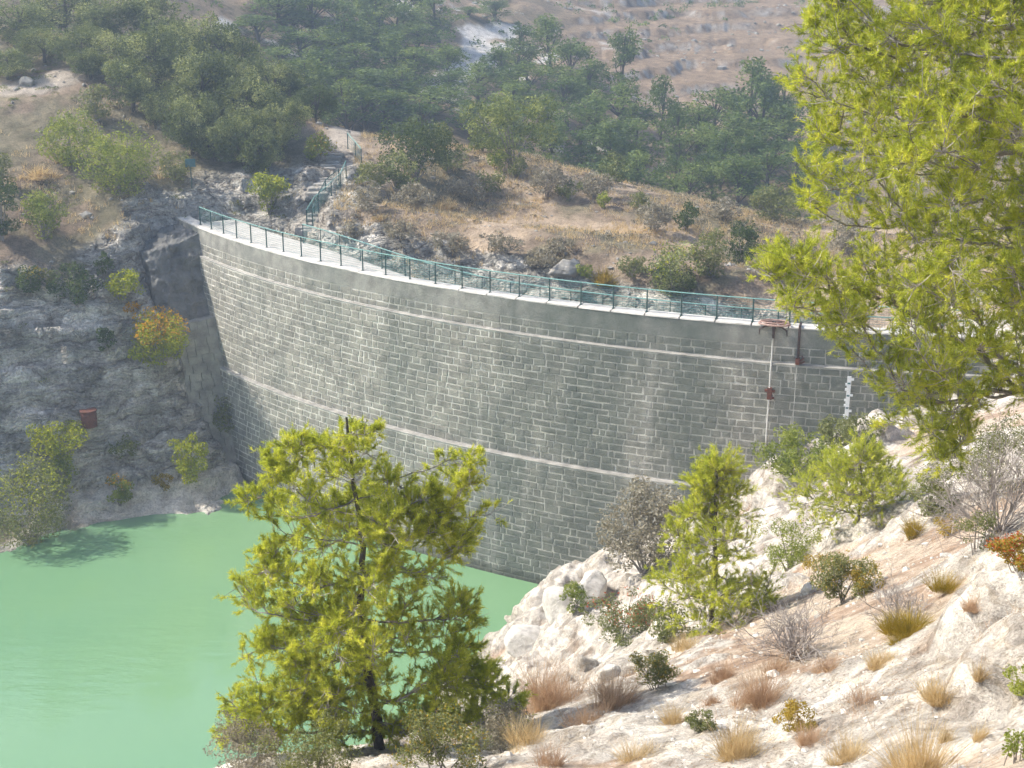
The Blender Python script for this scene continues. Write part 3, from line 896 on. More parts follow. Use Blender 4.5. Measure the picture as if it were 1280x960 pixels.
# abutment buttress of masonry against the left rock, in shade
abut = thing('abutment_buttress', 'shaded masonry buttress with a sloping top between the left rock face and the dam', 'buttress', tuple(at(275, 470, 76)))
def abut_part(name, me): return under(link(name, me), abut)
def prism_between(P, dirv, up, dims): pass
t0, n0 = frame_at(1.6)
for lvl, (ztop, zbot, s_top, s_bot, d_top, d_bot) in enumerate(((-0.25, -5.2, 0.5, 2.3, 3.0, 3.4), (-4.7, -13.9, 2.9, 6.2, 3.7, 4.6))):
    c = arc(0.0, DR + 0.02, 0)
    V = [c + t0 * ds_ + n0 * dn + np.array([0, 0, z]) for (ds_, dn, z) in
         ((-4.5, -0.6, ztop + 0.1), (s_top, -0.6, ztop), (s_top - 0.5, d_top, ztop - (1.1 if lvl == 0 else 0.35)), (-4.5, d_top, ztop - (0.7 if lvl == 0 else 0.2)),
          (-4.5, -0.6, zbot), (s_bot, -0.6, zbot), (s_bot, d_bot, zbot), (-4.5, d_bot, zbot))]
    V = np.array(V)
    # finely cut and roughened so that it reads as rubble concrete
    a = Acc()
    for quad in ([0,3,2,1], [1,2,6,5], [2,3,7,6]):
        n_ = 44
        u, v = np.meshgrid(np.linspace(0, 1, n_), np.linspace(0, 1, n_))
        q = [V[k] for k in quad]
        G = (q[0] * ((1-u)*(1-v))[..., None] + q[1] * (u*(1-v))[..., None] + q[2] * (u*v)[..., None] + q[3] * ((1-u)*v)[..., None])
        off = (fbm(G * 0.9, 5, 171, 0.6, True)[..., None] - 0.2) * (0.42 if lvl == 0 else 0.06)
        ctr = V.mean(0)
        G = G + off * unit_(G - ctr)
        a.add(G.reshape(-1, 3), grid_faces(n_, n_))
    abut_part('buttress_core', a.mesh('buttress_core', M['cliff'] if lvl == 0 else M['render'], True))
    if lvl == 0: continue
    for (i0, i1, j0, j1) in ((1, 2, 5, 6), (2, 3, 6, 7)):
        rows = 20
        for r_ in range(rows):
            f0, f1 = r_ / rows, (r_ + 1) / rows
            L0 = V[i0] * (1 - f0) + V[j0] * f0; L1 = V[i1] * (1 - f0) + V[j1] * f0
            B0 = V[i0] * (1 - f1) + V[j0] * f1; B1 = V[i1] * (1 - f1) + V[j1] * f1
            ln = np.linalg.norm(L1 - L0); nrm = np.cross(L1 - L0, B0 - L0); nrm /= np.linalg.norm(nrm)
            ctr = V.mean(0)
            if nrm @ (L0 - ctr) < 0: nrm = -nrm
            s = 0.0
            while s < ln - 0.12:
                w = min(rng.uniform(0.45, 0.85), ln - s)
                g0, g1 = (s + 0.02) / ln, (s + w - 0.02) / ln
                q = [L0 + (L1 - L0) * g0, L0 + (L1 - L0) * g1, B0 + (B1 - B0) * g1, B0 + (B1 - B0) * g0]
                dn = (B0 - L0) * 0.05
                q = [q[0] + dn, q[1] + dn, q[2] - dn, q[3] - dn]
                pr = rng.uniform(0.05, 0.09)
                sa = Acc()
                sa.add([v - nrm * 0.05 for v in q] + [v + nrm * pr for v in q], [[4,5,6,7],[0,1,5,4],[1,2,6,5],[2,3,7,6],[3,0,4,7]])
                abut_part('stone_block', sa.mesh('stone_block', M['block']))
                s += w

# ------------------------------------------------------------------ railings
def railing(name, label, pts_post, height, wires, top_mat, post_r=0.03, rail_r=0.028, mid=None, mesh_step=0.3):
    P = [np.asarray(p, float) for p in pts_post]
    o = thing(name, label, 'railing', tuple(P[0]))
    def part(n_, me): return under(link(n_, me), o)
    up = np.array([0, 0, 1.0])
    for p in P:
        a = Acc(); a.box(p + up * height / 2 - up * 0.05, EYE, (post_r, post_r, height / 2 + 0.05))
        a.box(p + up * 0.015, EYE, (post_r * 2.2, post_r * 2.2, 0.015))
        part('post', a.mesh('post', M['rail']))
    T = np.array([p + up * height for p in P])
    a = Acc(); a.tube(T, rail_r, 8); part('top_rail', a.mesh('top_rail', top_mat))
    if mid:
        a = Acc(); a.tube(np.array([p + up * height * mid for p in P]), rail_r * 0.6, 6); part('mid_rail', a.mesh('mid_rail', top_mat))
    a = Acc()
    for f in wires:
        a.tube(np.array([p + up * height * f for p in P]), 0.007, 3, False)
    if mesh_step:
        for p, q in zip(P[:-1], P[1:]):
            n_ = int(np.linalg.norm(q - p) / mesh_step)
            for j in range(1, n_):
                b = p + (q - p) * j / n_
                a.tube(np.array([b + up * height * wires[0], b + up * height * wires[-1]]), 0.005, 3, False)
    part('wire_mesh', a.mesh('wire_mesh', M['wire']))
    return o

nposts = int(S_END / POST_D) + 1
front = [arc(k * POST_D, DR - 0.33, 0.06) for k in range(0, nposts)]
railing('crest_railing', 'long green post and wire railing on the edge of the dam above the water', front, 1.04,
        np.linspace(0.12, 0.9, 8), M['railtop'], mid=None, mesh_step=None)
rear = []
s = 7.6
while s < S_END:
    rear.append(arc(s, DR - 2.9, float(walk_z(s)))); s += 1.75
railing('crest_railing', 'teal mesh railing on the far edge of the dam walkway, behind the front railing', rear, 1.05,
        np.linspace(0.06, 0.95, 11), M['railtop'], post_r=0.022)

def ground_pts(lst, n):
    G = [on_ground(px, py, 'A', 74, 110) for px, py in lst]
    G = np.array(G)
    d = np.concatenate([[0], np.cumsum(np.linalg.norm(np.diff(G, axis=0), axis=1))])
    t = np.linspace(0, d[-1], n)
    P = np.stack([np.interp(t, d, G[:, i]) for i in range(3)], -1)
    return P
railing('stair_railing', 'green railing down the left side of the rock steps beside the dam end',
        ground_pts([(391,284), (404,254), (424,232)], 4), 1.0, np.linspace(0.1, 0.9, 7), M['rail'])
railing('stair_railing', 'green railing down the right side of the rock steps, along the dry grass slope',
        ground_pts([(384,284), (392,270), (413,252), (432,232), (433,222)], 5), 1.0, np.linspace(0.1, 0.9, 7), M['railtop'])
railing('stair_railing', 'short green railing at the top of the rock path, apart from the stair railings',
        ground_pts([(435,186), (444,196), (452,206)], 3), 1.0, np.linspace(0.1, 0.9, 5), M['railtop'])

# rock-cut steps up from the dam end
steps = []
pp = np.array(path_pts[:4])
d = np.concatenate([[0], np.cumsum(np.linalg.norm(np.diff(pp, axis=0), axis=1))])
for k, t in enumerate(np.arange(0.4, d[-1], 0.62)):
    c = np.array([np.interp(t, d, pp[:, 0]), np.interp(t, d, pp[:, 1])])
    c2 = np.array([np.interp(t + 0.3, d, pp[:, 0]), np.interp(t + 0.3, d, pp[:, 1])])
    f = np.array([*(c2 - c), 0]); f /= np.linalg.norm(f) + 1e-9
    rgt = np.array([f[1], -f[0], 0])
    z = float(zA(c[0], c[1]))
    r_ = np.random.default_rng(900 + k)
    n_ = 9
    an = np.linspace(0, 2 * math.pi, n_, endpoint=False)
    ring = np.stack([np.sign(np.cos(an)) * np.abs(np.cos(an)) ** 0.5 * r_.uniform(0.45, 0.95), np.sign(np.sin(an)) * np.abs(np.sin(an)) ** 0.5 * 0.3], -1) * r_.uniform(0.7, 1.2, (n_, 1))
    Vv = []
    for hz, scl in ((-0.35, 1.05), (0.04, 1.0), (0.08, 0.9)):
        for q in ring:
            Vv.append(np.array([c[0], c[1], z + hz]) + rgt * q[0] * scl + f * q[1] * scl + np.array([0, 0, r_.uniform(-0.02, 0.02)]))
    Q = [[a_ * n_ + j, a_ * n_ + (j + 1) % n_, (a_ + 1) * n_ + (j + 1) % n_, (a_ + 1) * n_ + j] for a_ in (0, 1) for j in range(n_)]
    me = mesh_from('stone_step', Vv, [np.array(Q), np.array([[2 * n_ + j for j in range(n_)]])], M['greyrock'])
    steps.append(me)
st = thing('stone_steps', 'rough grey limestone steps climbing from the end of the dam', 'steps', (float(pp[0][0]), float(pp[0][1]), float(zA(*pp[0]))))
for me in steps:
    under(link('step', me), st)

# ------------------------------------------------------------------ ironwork on the wall
def s_of_px(px):                       # crest position seen in a given column
    ss = np.linspace(-2, S_END, 2000)
    p = arc(ss, DR, 0)
    dy = p[:, 1] * CP + CAMZ * SP
    return float(np.interp(px, 640 + FPX * p[:, 0] / dy, ss))
sv = s_of_px(968)
t_, n_ = frame_at(sv)
up = np.array([0, 0, 1.0])
base = arc(sv, DR - 0.1, 0.08)
val = thing('sluice_winch', 'rusty horizontal handwheel on the parapet with a long pale rod down the wall', 'winch', tuple(base))
def vp(n__, a, m, smooth=False): return under(link(n__, a.mesh(n__, m, smooth)), val)
an = np.linspace(0, 2 * math.pi, 33)
wc = arc(sv, DR + 0.05, 0.16)
a = Acc(); a.tube(np.array([wc + t_ * 0.66 * math.cos(q) + n_ * 0.34 * math.sin(q) for q in an]), 0.045, 8, False)
a.tube(np.array([wc + up * 0.09 + t_ * 0.60 * math.cos(q) + n_ * 0.30 * math.sin(q) for q in an]), 0.03, 8, False); vp('wheel_rim', a, M['pinkrust'], True)
for q in (0.3, 1.3, 2.5, 3.9, 5.2):
    a = Acc(); a.tube(np.array([wc, wc + t_ * 0.64 * math.cos(q) + n_ * 0.33 * math.sin(q)]), 0.025, 6); vp('spoke', a, M['rust'])
a = Acc(); a.tube(np.array([wc + up * 0.14, wc - up * 0.02, wc - up * 0.3, wc - up * 0.62]) + n_ * 0.14, [0.09, 0.10, 0.06, 0.05], 10); vp('hub', a, M['darkrust'], True)
for sd, dd in ((-1, 0.60), (1, 0.55)):
    a = Acc(); a.tube(np.array([wc + n_ * 0.12 - up * 0.06, wc + t_ * sd * dd * 0.6 + n_ * 0.12 - up * 0.1, wc + t_ * sd * dd + n_ * 0.1 - up * 0.26, wc + t_ * sd * (dd + 0.02) + n_ * 0.08 - up * 0.5]), [0.05, 0.045, 0.04, 0.02], 6); vp('bracket_arm', a, M['darkrust'])
zz = np.linspace(-0.45, -5.3, 12)
a = Acc(); a.tube(np.array([arc(sv - 0.02, float(face_r(z)) + 0.1, z) for z in zz]), 0.038, 8); vp('rod', a, M['pipe'], True)
gb = arc(sv, float(face_r(-2.9)) + 0.06, -2.9)
a = Acc(); a.box(gb, np.stack([t_, n_, up]), (0.10, 0.09, 0.26)); a.box(gb + up * 0.12, np.stack([t_, n_, up]), (0.22, 0.05, 0.05)); a.box(gb - up * 0.2 + t_ * 0.08, np.stack([t_, n_, up]), (0.12, 0.045, 0.04)); vp('guide_bracket', a, M['rust'])

sv2 = s_of_px(1000); t2, n2_ = frame_at(sv2)
hk = thing('hanging_pipe', 'short dark iron pipe with a rusty hook and thin cable hanging beside the handwheel', 'pipe', tuple(arc(sv2, DR, 0.1)))
def hp(n__, a, m): return under(link(n__, a.mesh(n__, m)), hk)
a = Acc(); a.tube(np.array([arc(sv2, DR - 0.3, 0.16), arc(sv2, DR + 0.1, 0.14), arc(sv2, DR + 0.13, -0.1), arc(sv2, DR + 0.14, -1.32)]), 0.055, 8); hp('pipe', a, M['darkrust'])
hb = arc(sv2, DR + 0.2, -1.4)
a = Acc(); a.box(hb, np.stack([t2, n2_, up]), (0.09, 0.07, 0.13)); a.tube(np.array([hb, hb + t2 * 0.14 + up * 0.04, hb + t2 * 0.24 + up * 0.16, hb + t2 * 0.16 + up * 0.27]), 0.035, 6); a.tube(np.array([hb, hb + t2 * 0.17 - up * 0.07, hb + t2 * 0.3 + up * 0.02]), 0.03, 6); hp('hook', a, M['rust'])
a = Acc(); a.tube(np.array([arc(sv2 - 0.02, float(face_r(z)) + 0.06, z) for z in np.linspace(-1.4, -4.6, 8)]), 0.012, 5); hp('cable', a, M['pipe'])

sv3 = s_of_px(1066); t3, n3_ = frame_at(sv3)
gz0, gz1 = -1.85, -4.3
gg = thing('water_gauge', 'white toothed water level gauge board fixed to the dam near the pine', 'gauge', tuple(arc(sv3, float(face_r(-3)), gz1)))
a = Acc()
Lg = gz0 - gz1
gc = arc(sv3, float(face_r(-3)) + 0.09, (gz0 + gz1) / 2)
a.box(gc, np.stack([t3, n3_, up]), (0.085, 0.03, Lg / 2)); under(link('board', a.mesh('board', M['gauge'])), gg)
for k in range(10):
    a = Acc(); zc = gz0 - 0.12 - k * 0.235
    if zc < gz1 + 0.05: break
    a.box(arc(sv3, float(face_r(-3)) + 0.09, zc) + t3 * (0.13 if k % 3 == 0 else -0.11), np.stack([t3, n3_, up]), (0.065 if k % 3 == 0 else 0.04, 0.028, 0.05)); under(link('tooth', a.mesh('tooth', M['gauge'])), gg)
for k in range(4):
    a = Acc(); a.box(arc(sv3, float(face_r(-3)) + 0.123, gz0 - 0.3 - k * 0.55), np.stack([t3, n3_, up]), (0.06, 0.004, 0.035)); under(link('graduation', a.mesh('graduation', M['signblue'])), gg)

# sign by the path
sp = on_ground(240, 236, 'A', 74, 110)
sg = thing('path_sign', 'small blue-green notice panel on a thin post among the rocks above the dam end', 'sign', tuple(sp))
a = Acc(); a.tube(np.array([sp - up * 0.2, sp + up * 1.75]), 0.035, 6); under(link('post', a.mesh('post', M['rail'])), sg)
a = Acc(); axs = np.stack([np.array([0.97, 0.24, 0]), np.array([-0.24, 0.97, 0]) , up]); a.box(sp + up * 1.55 + axs[1] * -0.06, axs, (0.30, 0.02, 0.24)); pn = under(link('panel', a.mesh('panel', M['signblue'])), sg)

# rusty barrel on the left bank
bp = on_ground(112, 532, 'A', 64, 90)
br = thing('rusty_barrel', 'rusty brown metal drum on the shaded left bank beside a lime green bush', 'barrel', tuple(bp))
prof = [(0.40, -0.15), (0.42, 0.0), (0.41, 0.22), (0.435, 0.25), (0.41, 0.28), (0.41, 0.5), (0.435, 0.53), (0.41, 0.56), (0.42, 0.74)]
nn = 20; an = np.arange(nn) * 2 * math.pi / nn
V = np.concatenate([bp + np.stack([r * np.cos(an), r * np.sin(an), 0 * an + z], -1) for r, z in prof])
Q = [[a_ * nn + j, a_ * nn + (j + 1) % nn, (a_ + 1) * nn + (j + 1) % nn, (a_ + 1) * nn + j] for a_ in range(len(prof) - 1) for j in range(nn)]
under(link('drum', mesh_from('drum', V, np.array(Q), M['rust'], True)), br)
V = np.concatenate([bp + np.stack([r * np.cos(an), r * np.sin(an), 0 * an + z], -1) for r, z in ((0.45, 0.72), (0.46, 0.77), (0.44, 0.80), (0.40, 0.79))])
Q = [[a_ * nn + j, a_ * nn + (j + 1) % nn, (a_ + 1) * nn + (j + 1) % nn, (a_ + 1) * nn + j] for a_ in range(3) for j in range(nn)]
under(link('lid', mesh_from('lid', V, [np.array(Q), np.array([[3 * nn + j for j in range(nn)]])], M['rust'], True)), br)
#@@PLANTS
# ------------------------------------------------------------------ plant builders
def unit(v):
    return v / (np.linalg.norm(v, axis=-1, keepdims=True) + 1e-9)

def rand_dirs(r, n):
    return unit(r.normal(size=(n, 3)))

def leaf_quads(P, size, r, aspect=0.5, lift=0.25):
    n = len(P)
    d = rand_dirs(r, n); d[:, 2] = d[:, 2] * 0.8 + lift; d = unit(d)
    s = unit(np.cross(d, rand_dirs(r, n)))
    L = size * r.uniform(0.6, 1.3, (n, 1)); W = L * aspect
    V = np.stack([P - d * L / 2, P + s * W / 2, P + d * L / 2, P - s * W / 2], 1).reshape(-1, 3)
    return V, np.arange(n * 4).reshape(-1, 4)

def clump_points(r, centres, radii, n, shell=0.55):
    w = np.asarray(radii) ** 2; w = w / w.sum()
    k = r.choice(len(centres), n, p=w)
    d = rand_dirs(r, n)
    d[:, 2] = np.where(d[:, 2] < 0, d[:, 2] * 0.75, d[:, 2])
    rad = np.asarray(radii)[k] * (shell + (1 - shell) * r.uniform(0, 1, n) ** 0.6)
    ft = 1 + 0.35 * fbm(d * 2.2 + k[:, None] * 7.7, 2, 5)
    return np.asarray(centres)[k] + d * (rad * ft)[:, None]

def crown_centres(r, w, h, base, n, flat=0.0):
    """clump centres filling an uneven dome w wide and h tall standing on height base"""
    out = []
    while len(out) < n:
        p = r.uniform(-1, 1, 3)
        q = math.sqrt(p[0] ** 2 + p[1] ** 2 + p[2] ** 2)
        if q > 1 or q < 0.35: continue
        out.append(p)
    p = np.array(out)
    lump = 1 + 0.28 * fbm(p * 1.4 + r.uniform(0, 50), 2, 9)
    p = p * lump[:, None]
    return np.stack([p[:, 0] * w * 0.40, p[:, 1] * w * 0.40, base + (p[:, 2] * 0.5 + 0.5) * (h - base) * 0.86], -1)

def stems_mesh(r, centres, base_r, mat, name='stem', n=9, spread=0.06):
    a = Acc()
    idx = r.choice(len(centres), min(n, len(centres)), replace=False)
    for i in idx:
        c = centres[i]
        b = np.array([r.normal(0, spread), r.normal(0, spread), -0.15])
        mid = (b * 0.5 + c * 0.5) + np.array([0, 0, 0.12 * np.linalg.norm(c)]) + r.normal(0, 0.04 * np.linalg.norm(c), 3)
        t = np.linspace(0, 1, 6)[:, None]
        P = (1 - t) ** 2 * b + 2 * t * (1 - t) * mid + t ** 2 * c
        a.tube(P, base_r * np.linspace(1, 0.3, 6), 5, False)
    return a.mesh(name, mat)

def shrub(label, loc, w, h, mat, seed, leaf, cat='shrub', name='shrub', dens=3.4, group=None, base_f=0.05, bark='limb', accents=None, nclump=None, loose=0.0):
    r = np.random.default_rng(seed)
    o = thing(name, label, cat, tuple(loc), group)
    n = nclump or int(np.clip(16 + w * 6, 16, 44))
    cen = crown_centres(r, w, h, h * base_f, n)
    rad = r.uniform(0.09, 0.19, n) * min(w, h * 1.2)
    area = math.pi / 4 * w * h
    nl = int(np.clip(dens * area / (0.34 * leaf * leaf), 250, 6500))
    P = clump_points(r, cen, rad, nl, 0.6)
    P[:, 2] = np.maximum(P[:, 2], 0.0 + 0.02 * h)
    V, F = leaf_quads(P, leaf, r)
    link('foliage', mesh_from('foliage', V, F, M[mat]), o)
    link('stem', stems_mesh(r, cen, max(0.007, 0.014 * h), M[bark]), o)
    if accents:
        am, frac, zlo = accents
        q = cen[cen[:, 2] > h * zlo]
        if len(q):
            P = clump_points(r, q, np.full(len(q), 0.2 * min(w, h)), int(nl * frac), 0.6)
            V, F = leaf_quads(P, leaf * 1.1, r)
            link('leaves', mesh_from('leaves', V, F, M[am]), o)
    return o

def twig_network(r, w, h, n_main, depth, r0):
    segs = []
    def grow(p, d, L, rad, lev):
        k = 4
        P = [p]
        for _ in range(k):
            d = unit(d + r.normal(0, 0.16, 3) + np.array([0, 0, 0.03]))
            p = p + d * L / k
            P.append(p)
        segs.append((np.array(P), np.linspace(rad, rad * 0.55, k + 1)))
        if lev > 0:
            for _ in range(r.integers(2, 5)):
                t = r.integers(1, k + 1)
                nd_ = unit(d + r.normal(0, 0.55, 3))
                grow(P[t], nd_, L * r.uniform(0.5, 0.8), rad * 0.55, lev - 1)
    for _ in range(n_main):
        a = r.uniform(0, 2 * math.pi); e = r.uniform(0.35, 1.35)
        d = np.array([math.cos(a) * math.cos(e) * w / h, math.sin(a) * math.cos(e) * w / h, math.sin(e)])
        grow(np.array([r.normal(0, 0.03), r.normal(0, 0.03), -0.03]), unit(d), h * r.uniform(0.38, 0.55), r0, depth)
    return segs

def dead_bush(label, loc, w, h, seed, cat='shrub', name='dead_shrub', n_main=9, depth=3, r0=0.009, mat='deadwood', group=None):
    r = np.random.default_rng(seed)
    o = thing(name, label, cat, tuple(loc), group)
    segs = twig_network(r, w, h, n_main, depth, r0)
    thick, thin = Acc(), Acc()
    for P, R in segs:
        thick.tube(P, np.maximum(R, 0.0028), 3, False)
    link('stem', thick.mesh('stem', M[mat]), o)
    if thin.V: link('twigs', thin.mesh('twigs', M[mat]), o)
    return o

def blades(r, n, w, h, width, lean=0.5, droop=0.25):
    a = r.uniform(0, 2 * math.pi, n); rr = np.sqrt(r.uniform(0, 1, n))
    base = np.stack([np.cos(a) * rr * w * 0.22, np.sin(a) * rr * w * 0.22, np.full(n, -0.02)], -1)
    L = h * r.uniform(0.2, 1.1, n) ** 1.0
    out = np.stack([np.cos(a), np.sin(a), 0 * a], -1) * (lean * rr * w / max(h, 1e-3) * r.uniform(0.3, 1.2, n))[:, None] + r.normal(0, 0.24, (n, 3)) + r.normal(0, 0.12, 3)
    d = unit(out + np.array([0, 0, 1.0]))
    mid = base + d * (L * 0.55)[:, None]
    tip = mid + unit(d + out * droop * 2) * (L * 0.45)[:, None]
    side = unit(np.cross(d, rand_dirs(r, n))) * width
    V = np.stack([base - side, base + side, mid + side * 0.8, mid - side * 0.8, tip], 1).reshape(-1, 3)
    i = np.arange(n)[:, None] * 5
    return V, i + np.array([[0, 1, 2, 3]]), i + np.array([[3, 2, 4]])

def tuft(label, loc, w, h, mat, seed, n=220, width=0.004, cat='grass tuft', name='grass_tuft', group=None, lean=0.9):
    r = np.random.default_rng(seed)
    acc = Acc()
    subs = 7 if w > 0.25 else 3
    for j in range(subs):
        f = r.uniform(0.45, 1.0) if j else 1.0
        V, Q, T = blades(r, int(n * 2.2 / subs), w * 0.62 * f, h * f * r.uniform(0.75, 1.05), width * 0.6, lean)
        a_ = r.uniform(0, 6.28); q = r.uniform(0.05, 0.34) * w if j else 0
        acc.add(V + np.array([q * math.cos(a_), q * math.sin(a_), -0.15 * q]), Q, T)
    o = link(name, acc.mesh(name, M[mat]), loc=tuple(loc))
    return tag(o, label, cat, group)

def needle_tufts(r, P, D, k, L, wid):
    """k needles round each twig tip P pointing along D"""
    n = len(P)
    P = np.repeat(P, k, 0); D = np.repeat(D, k, 0)
    o = r.uniform(0, 1, (n * k, 1))
    b = P - D * o * L * 0.9
    d = unit(D * r.uniform(0.5, 1.3, (n * k, 1)) + rand_dirs(r, n * k) * 0.8)
    tip = b + d * (L * r.uniform(0.65, 1.15, (n * k, 1)))
    s = unit(np.cross(d, rand_dirs(r, n * k))) * wid
    V = np.stack([b - s, b + s, tip], 1).reshape(-1, 3)
    return V, np.arange(n * k * 3).reshape(-1, 3)

def pine(name, label, trunk, trunk_r, clumps, seed, mat, needle=0.09, nw=0.0035, twigs=9, per=6, k=20, cat='pine tree', attach=None, up=0.35):
    """trunk: polyline; clumps: list of (centre, radius). Each clump hangs on its own limb."""
    r = np.random.default_rng(seed)
    trunk = np.asarray(trunk, float)
    base = trunk[0].copy()
    o = thing(name, label, cat, tuple(base))
    tz = np.linspace(0, 1, 24)
    d = np.concatenate([[0], np.cumsum(np.linalg.norm(np.diff(trunk, axis=0), axis=1))]); d /= d[-1]
    T = np.stack([np.interp(tz, d, trunk[:, i]) for i in range(3)], -1)
    T[1:-1] += r.normal(0, trunk_r * 0.22, (22, 3))
    a = Acc(); a.tube(T - base, trunk_r * (1 - 0.86 * tz) + 0.006, 9, False)
    link('trunk', a.mesh('trunk', M['bark'], True), o)
    limbs = Acc(); tw = Acc()
    tips, dirs = [], []
    # every clump grows from the nearest wood already there, so that limbs fork
    nodes = [T[i] for i in range(3, 24)]; parent = [-1] * len(nodes); load = [0.0] * len(nodes); path = [0.0] * len(nodes)
    axis_d = [min(np.linalg.norm(T - np.asarray(c), axis=1)) for c, R in clumps]
    plan = []
    for ci in np.argsort(axis_d):
        c = np.asarray(clumps[ci][0], float)
        N = np.array(nodes)
        dist = np.linalg.norm(N - c, axis=1)
        rise = c[2] - N[:, 2]
        cost = dist * (1 + 0.5 * (rise < -0.25 * dist)) + 0.42 * np.array(path) + np.where(dist < 0.12, 9, 0)
        j = int(np.argmin(cost))
        nodes.append(c); parent.append(j); load.append(0.0); path.append(path[j] + dist[j])
        plan.append((len(nodes) - 1, j, clumps[ci][1]))
    for ni, j, R in plan:
        k_ = ni
        while k_ >= 0:
            load[k_] += 1.0; k_ = parent[k_]
    for ni, j, R in plan:
        c, b = nodes[ni], nodes[j]
        L = np.linalg.norm(c - b)
        mid = b * 0.5 + c * 0.5 + r.normal(0, 0.08 * L, 3) + np.array([0, 0, r.uniform(-0.12, 0.04) * L])
        t = np.linspace(0, 1, 8)[:, None]
        P = (1 - t) ** 2 * b + 2 * t * (1 - t) * mid + t ** 2 * c
        P[1:-1] += r.normal(0, 0.014 * L, (6, 3))
        ra = min(0.0052 * load[ni] ** 0.5 + 0.002, trunk_r * 0.5); rb_ = min(0.0052 * max(load[ni] - 1, 0.6) ** 0.5 + 0.001, ra)
        limbs.tube(P - base, np.linspace(ra, rb_, 8), 5, False)
        ld = unit(P[-1] - P[-3])
        # bare side twigs on the way
        for _ in range(int(2 + L * 1.6)):
            j = r.integers(2, 7)
            q = P[j]; dd = unit(ld + r.normal(0, 0.7, 3))
            ln = r.uniform(0.15, 0.45)
            m = q + dd * ln * 0.5 + r.normal(0, 0.03, 3)
            e = q + dd * ln + np.array([0, 0, r.uniform(-0.05, 0.1)])
            tw.tube(np.array([q, m, e]) - base, [0.006, 0.0045, 0.003], 3, False)
            if r.uniform() < 0.6:
                tips.append(e[None]); dirs.append(unit(dd + np.array([0, 0, 0.3]))[None])
        for _ in range(twigs):
            dd = unit(ld * 0.5 + rand_dirs(r, 1)[0] + np.array([0, 0, up]))
            st_ = P[r.integers(3, 8)]
            ln = R * r.uniform(0.6, 1.15)
            m = st_ + dd * ln * 0.55 + r.normal(0, 0.05 * R, 3)
            e = m + unit(dd + np.array([0, 0, 0.25])) * ln * 0.45
            tw.tube(np.array([st_, m, e]) - base, [0.006, 0.0045, 0.003], 3, False)
            f = r.uniform(0.35, 1.0, per)[:, None]
            pt = np.where(f < 0.55, st_ + (m - st_) * (f / 0.55), m + (e - m) * ((f - 0.55) / 0.45))
            dv = unit(dd + 0.55 * rand_dirs(r, per) + np.array([0, 0, 0.3]))
            off = r.uniform(0.02, 0.12, (per, 1)) * dv
            tips.append(pt + off); dirs.append(dv)
    link('limbs', limbs.mesh('limbs', M['limb'], True), o, kind='stuff')
    link('twigs', tw.mesh('twigs', M['greybark']), o)
    Pt = np.concatenate(tips) - base; Dv = np.concatenate(dirs)
    V, F = needle_tufts(r, Pt, Dv, k, needle, nw)
    link('crown', mesh_from('crown', V, F, M[mat]), o)
    return o

def in_poly(x, y, poly):
    c = False
    n = len(poly)
    for i in range(n):
        x1, y1 = poly[i]; x2, y2 = poly[(i + 1) % n]
        if (y1 > y) != (y2 > y) and x < (x2 - x1) * (y - y1) / (y2 - y1) + x1:
            c = not c
    return c

def poly_dist(x, y, poly):
    return float(polyline_dist(np.array([x], float), np.array([y], float), list(poly) + [poly[0]])[0])

def depth_of(p):
    return p[1] * CP - (p[2] - CAMZ) * SP

# ------------------------------------------------------------------ the pine in the foreground
r = np.random.default_rng(21)
base = on_ground(477, 938, 'B')
YB_ = base[1]
crown_poly = [(432,512),(400,530),(345,545),(322,570),(330,610),(292,604),(290,640),(318,668),(300,705),(255,720),(270,745),(300,770),(318,800),(285,825),(292,860),(270,872),(300,890),(275,925),(330,945),(430,940),(520,930),(600,935),(650,905),(655,850),(615,815),(600,790),(612,760),(580,720),(600,680),(632,650),(628,622),(585,630),(610,600),(612,558),(580,545),(545,570),(530,600),(505,575),(480,545),(478,520)]
clumps = []
tries = 0
while len(clumps) < 290 and tries < 16000:
    tries += 1
    x, y = r.uniform(250, 660), r.uniform(510, 945)
    if not in_poly(x, y, crown_poly): continue
    dd = poly_dist(x, y, crown_poly)
    if dd < 13: continue
    if 480 < x < 590 and 800 < y < 880 and r.uniform() < 0.25: continue
    R = min(r.uniform(20, 36), dd * 0.95 + 3)
    half = min(dd, 150) / FPX * 24 * 0.95
    Yc = YB_ + r.uniform(-1, 1) * half + (0.0)
    c = at(x, y, Yc)
    mpp = depth_of(c) / FPX
    if any(np.linalg.norm(c - q[0]) < 0.34 * (R * mpp) for q in clumps): continue
    clumps.append((c, R * mpp))
for k_ in range(60):
    x, y = (r.uniform(275, 440), r.uniform(820, 930)) if k_ % 2 else (r.uniform(540, 652), r.uniform(815, 915))
    if in_poly(x, y, crown_poly):
        c = at(x, y, YB_ + r.uniform(-0.9, 0.6)); clumps.append((c, r.uniform(20, 30) * depth_of(c) / FPX))
trunk = [base - np.array([0, 0, 0.3])] + [at(x, y, YB_ + dy) for x, y, dy in ((466,865,0.05), (455,800,0.1), (450,745,0.05), (456,700,0.0), (447,640,0.05), (440,580,0.1), (433,522,0.1))]
pine('pine_tree', 'young yellow-green pine standing in front of the green water', trunk, 0.085, clumps, 31, 'pine', needle=0.085, nw=0.0052, twigs=11, per=7, k=13)

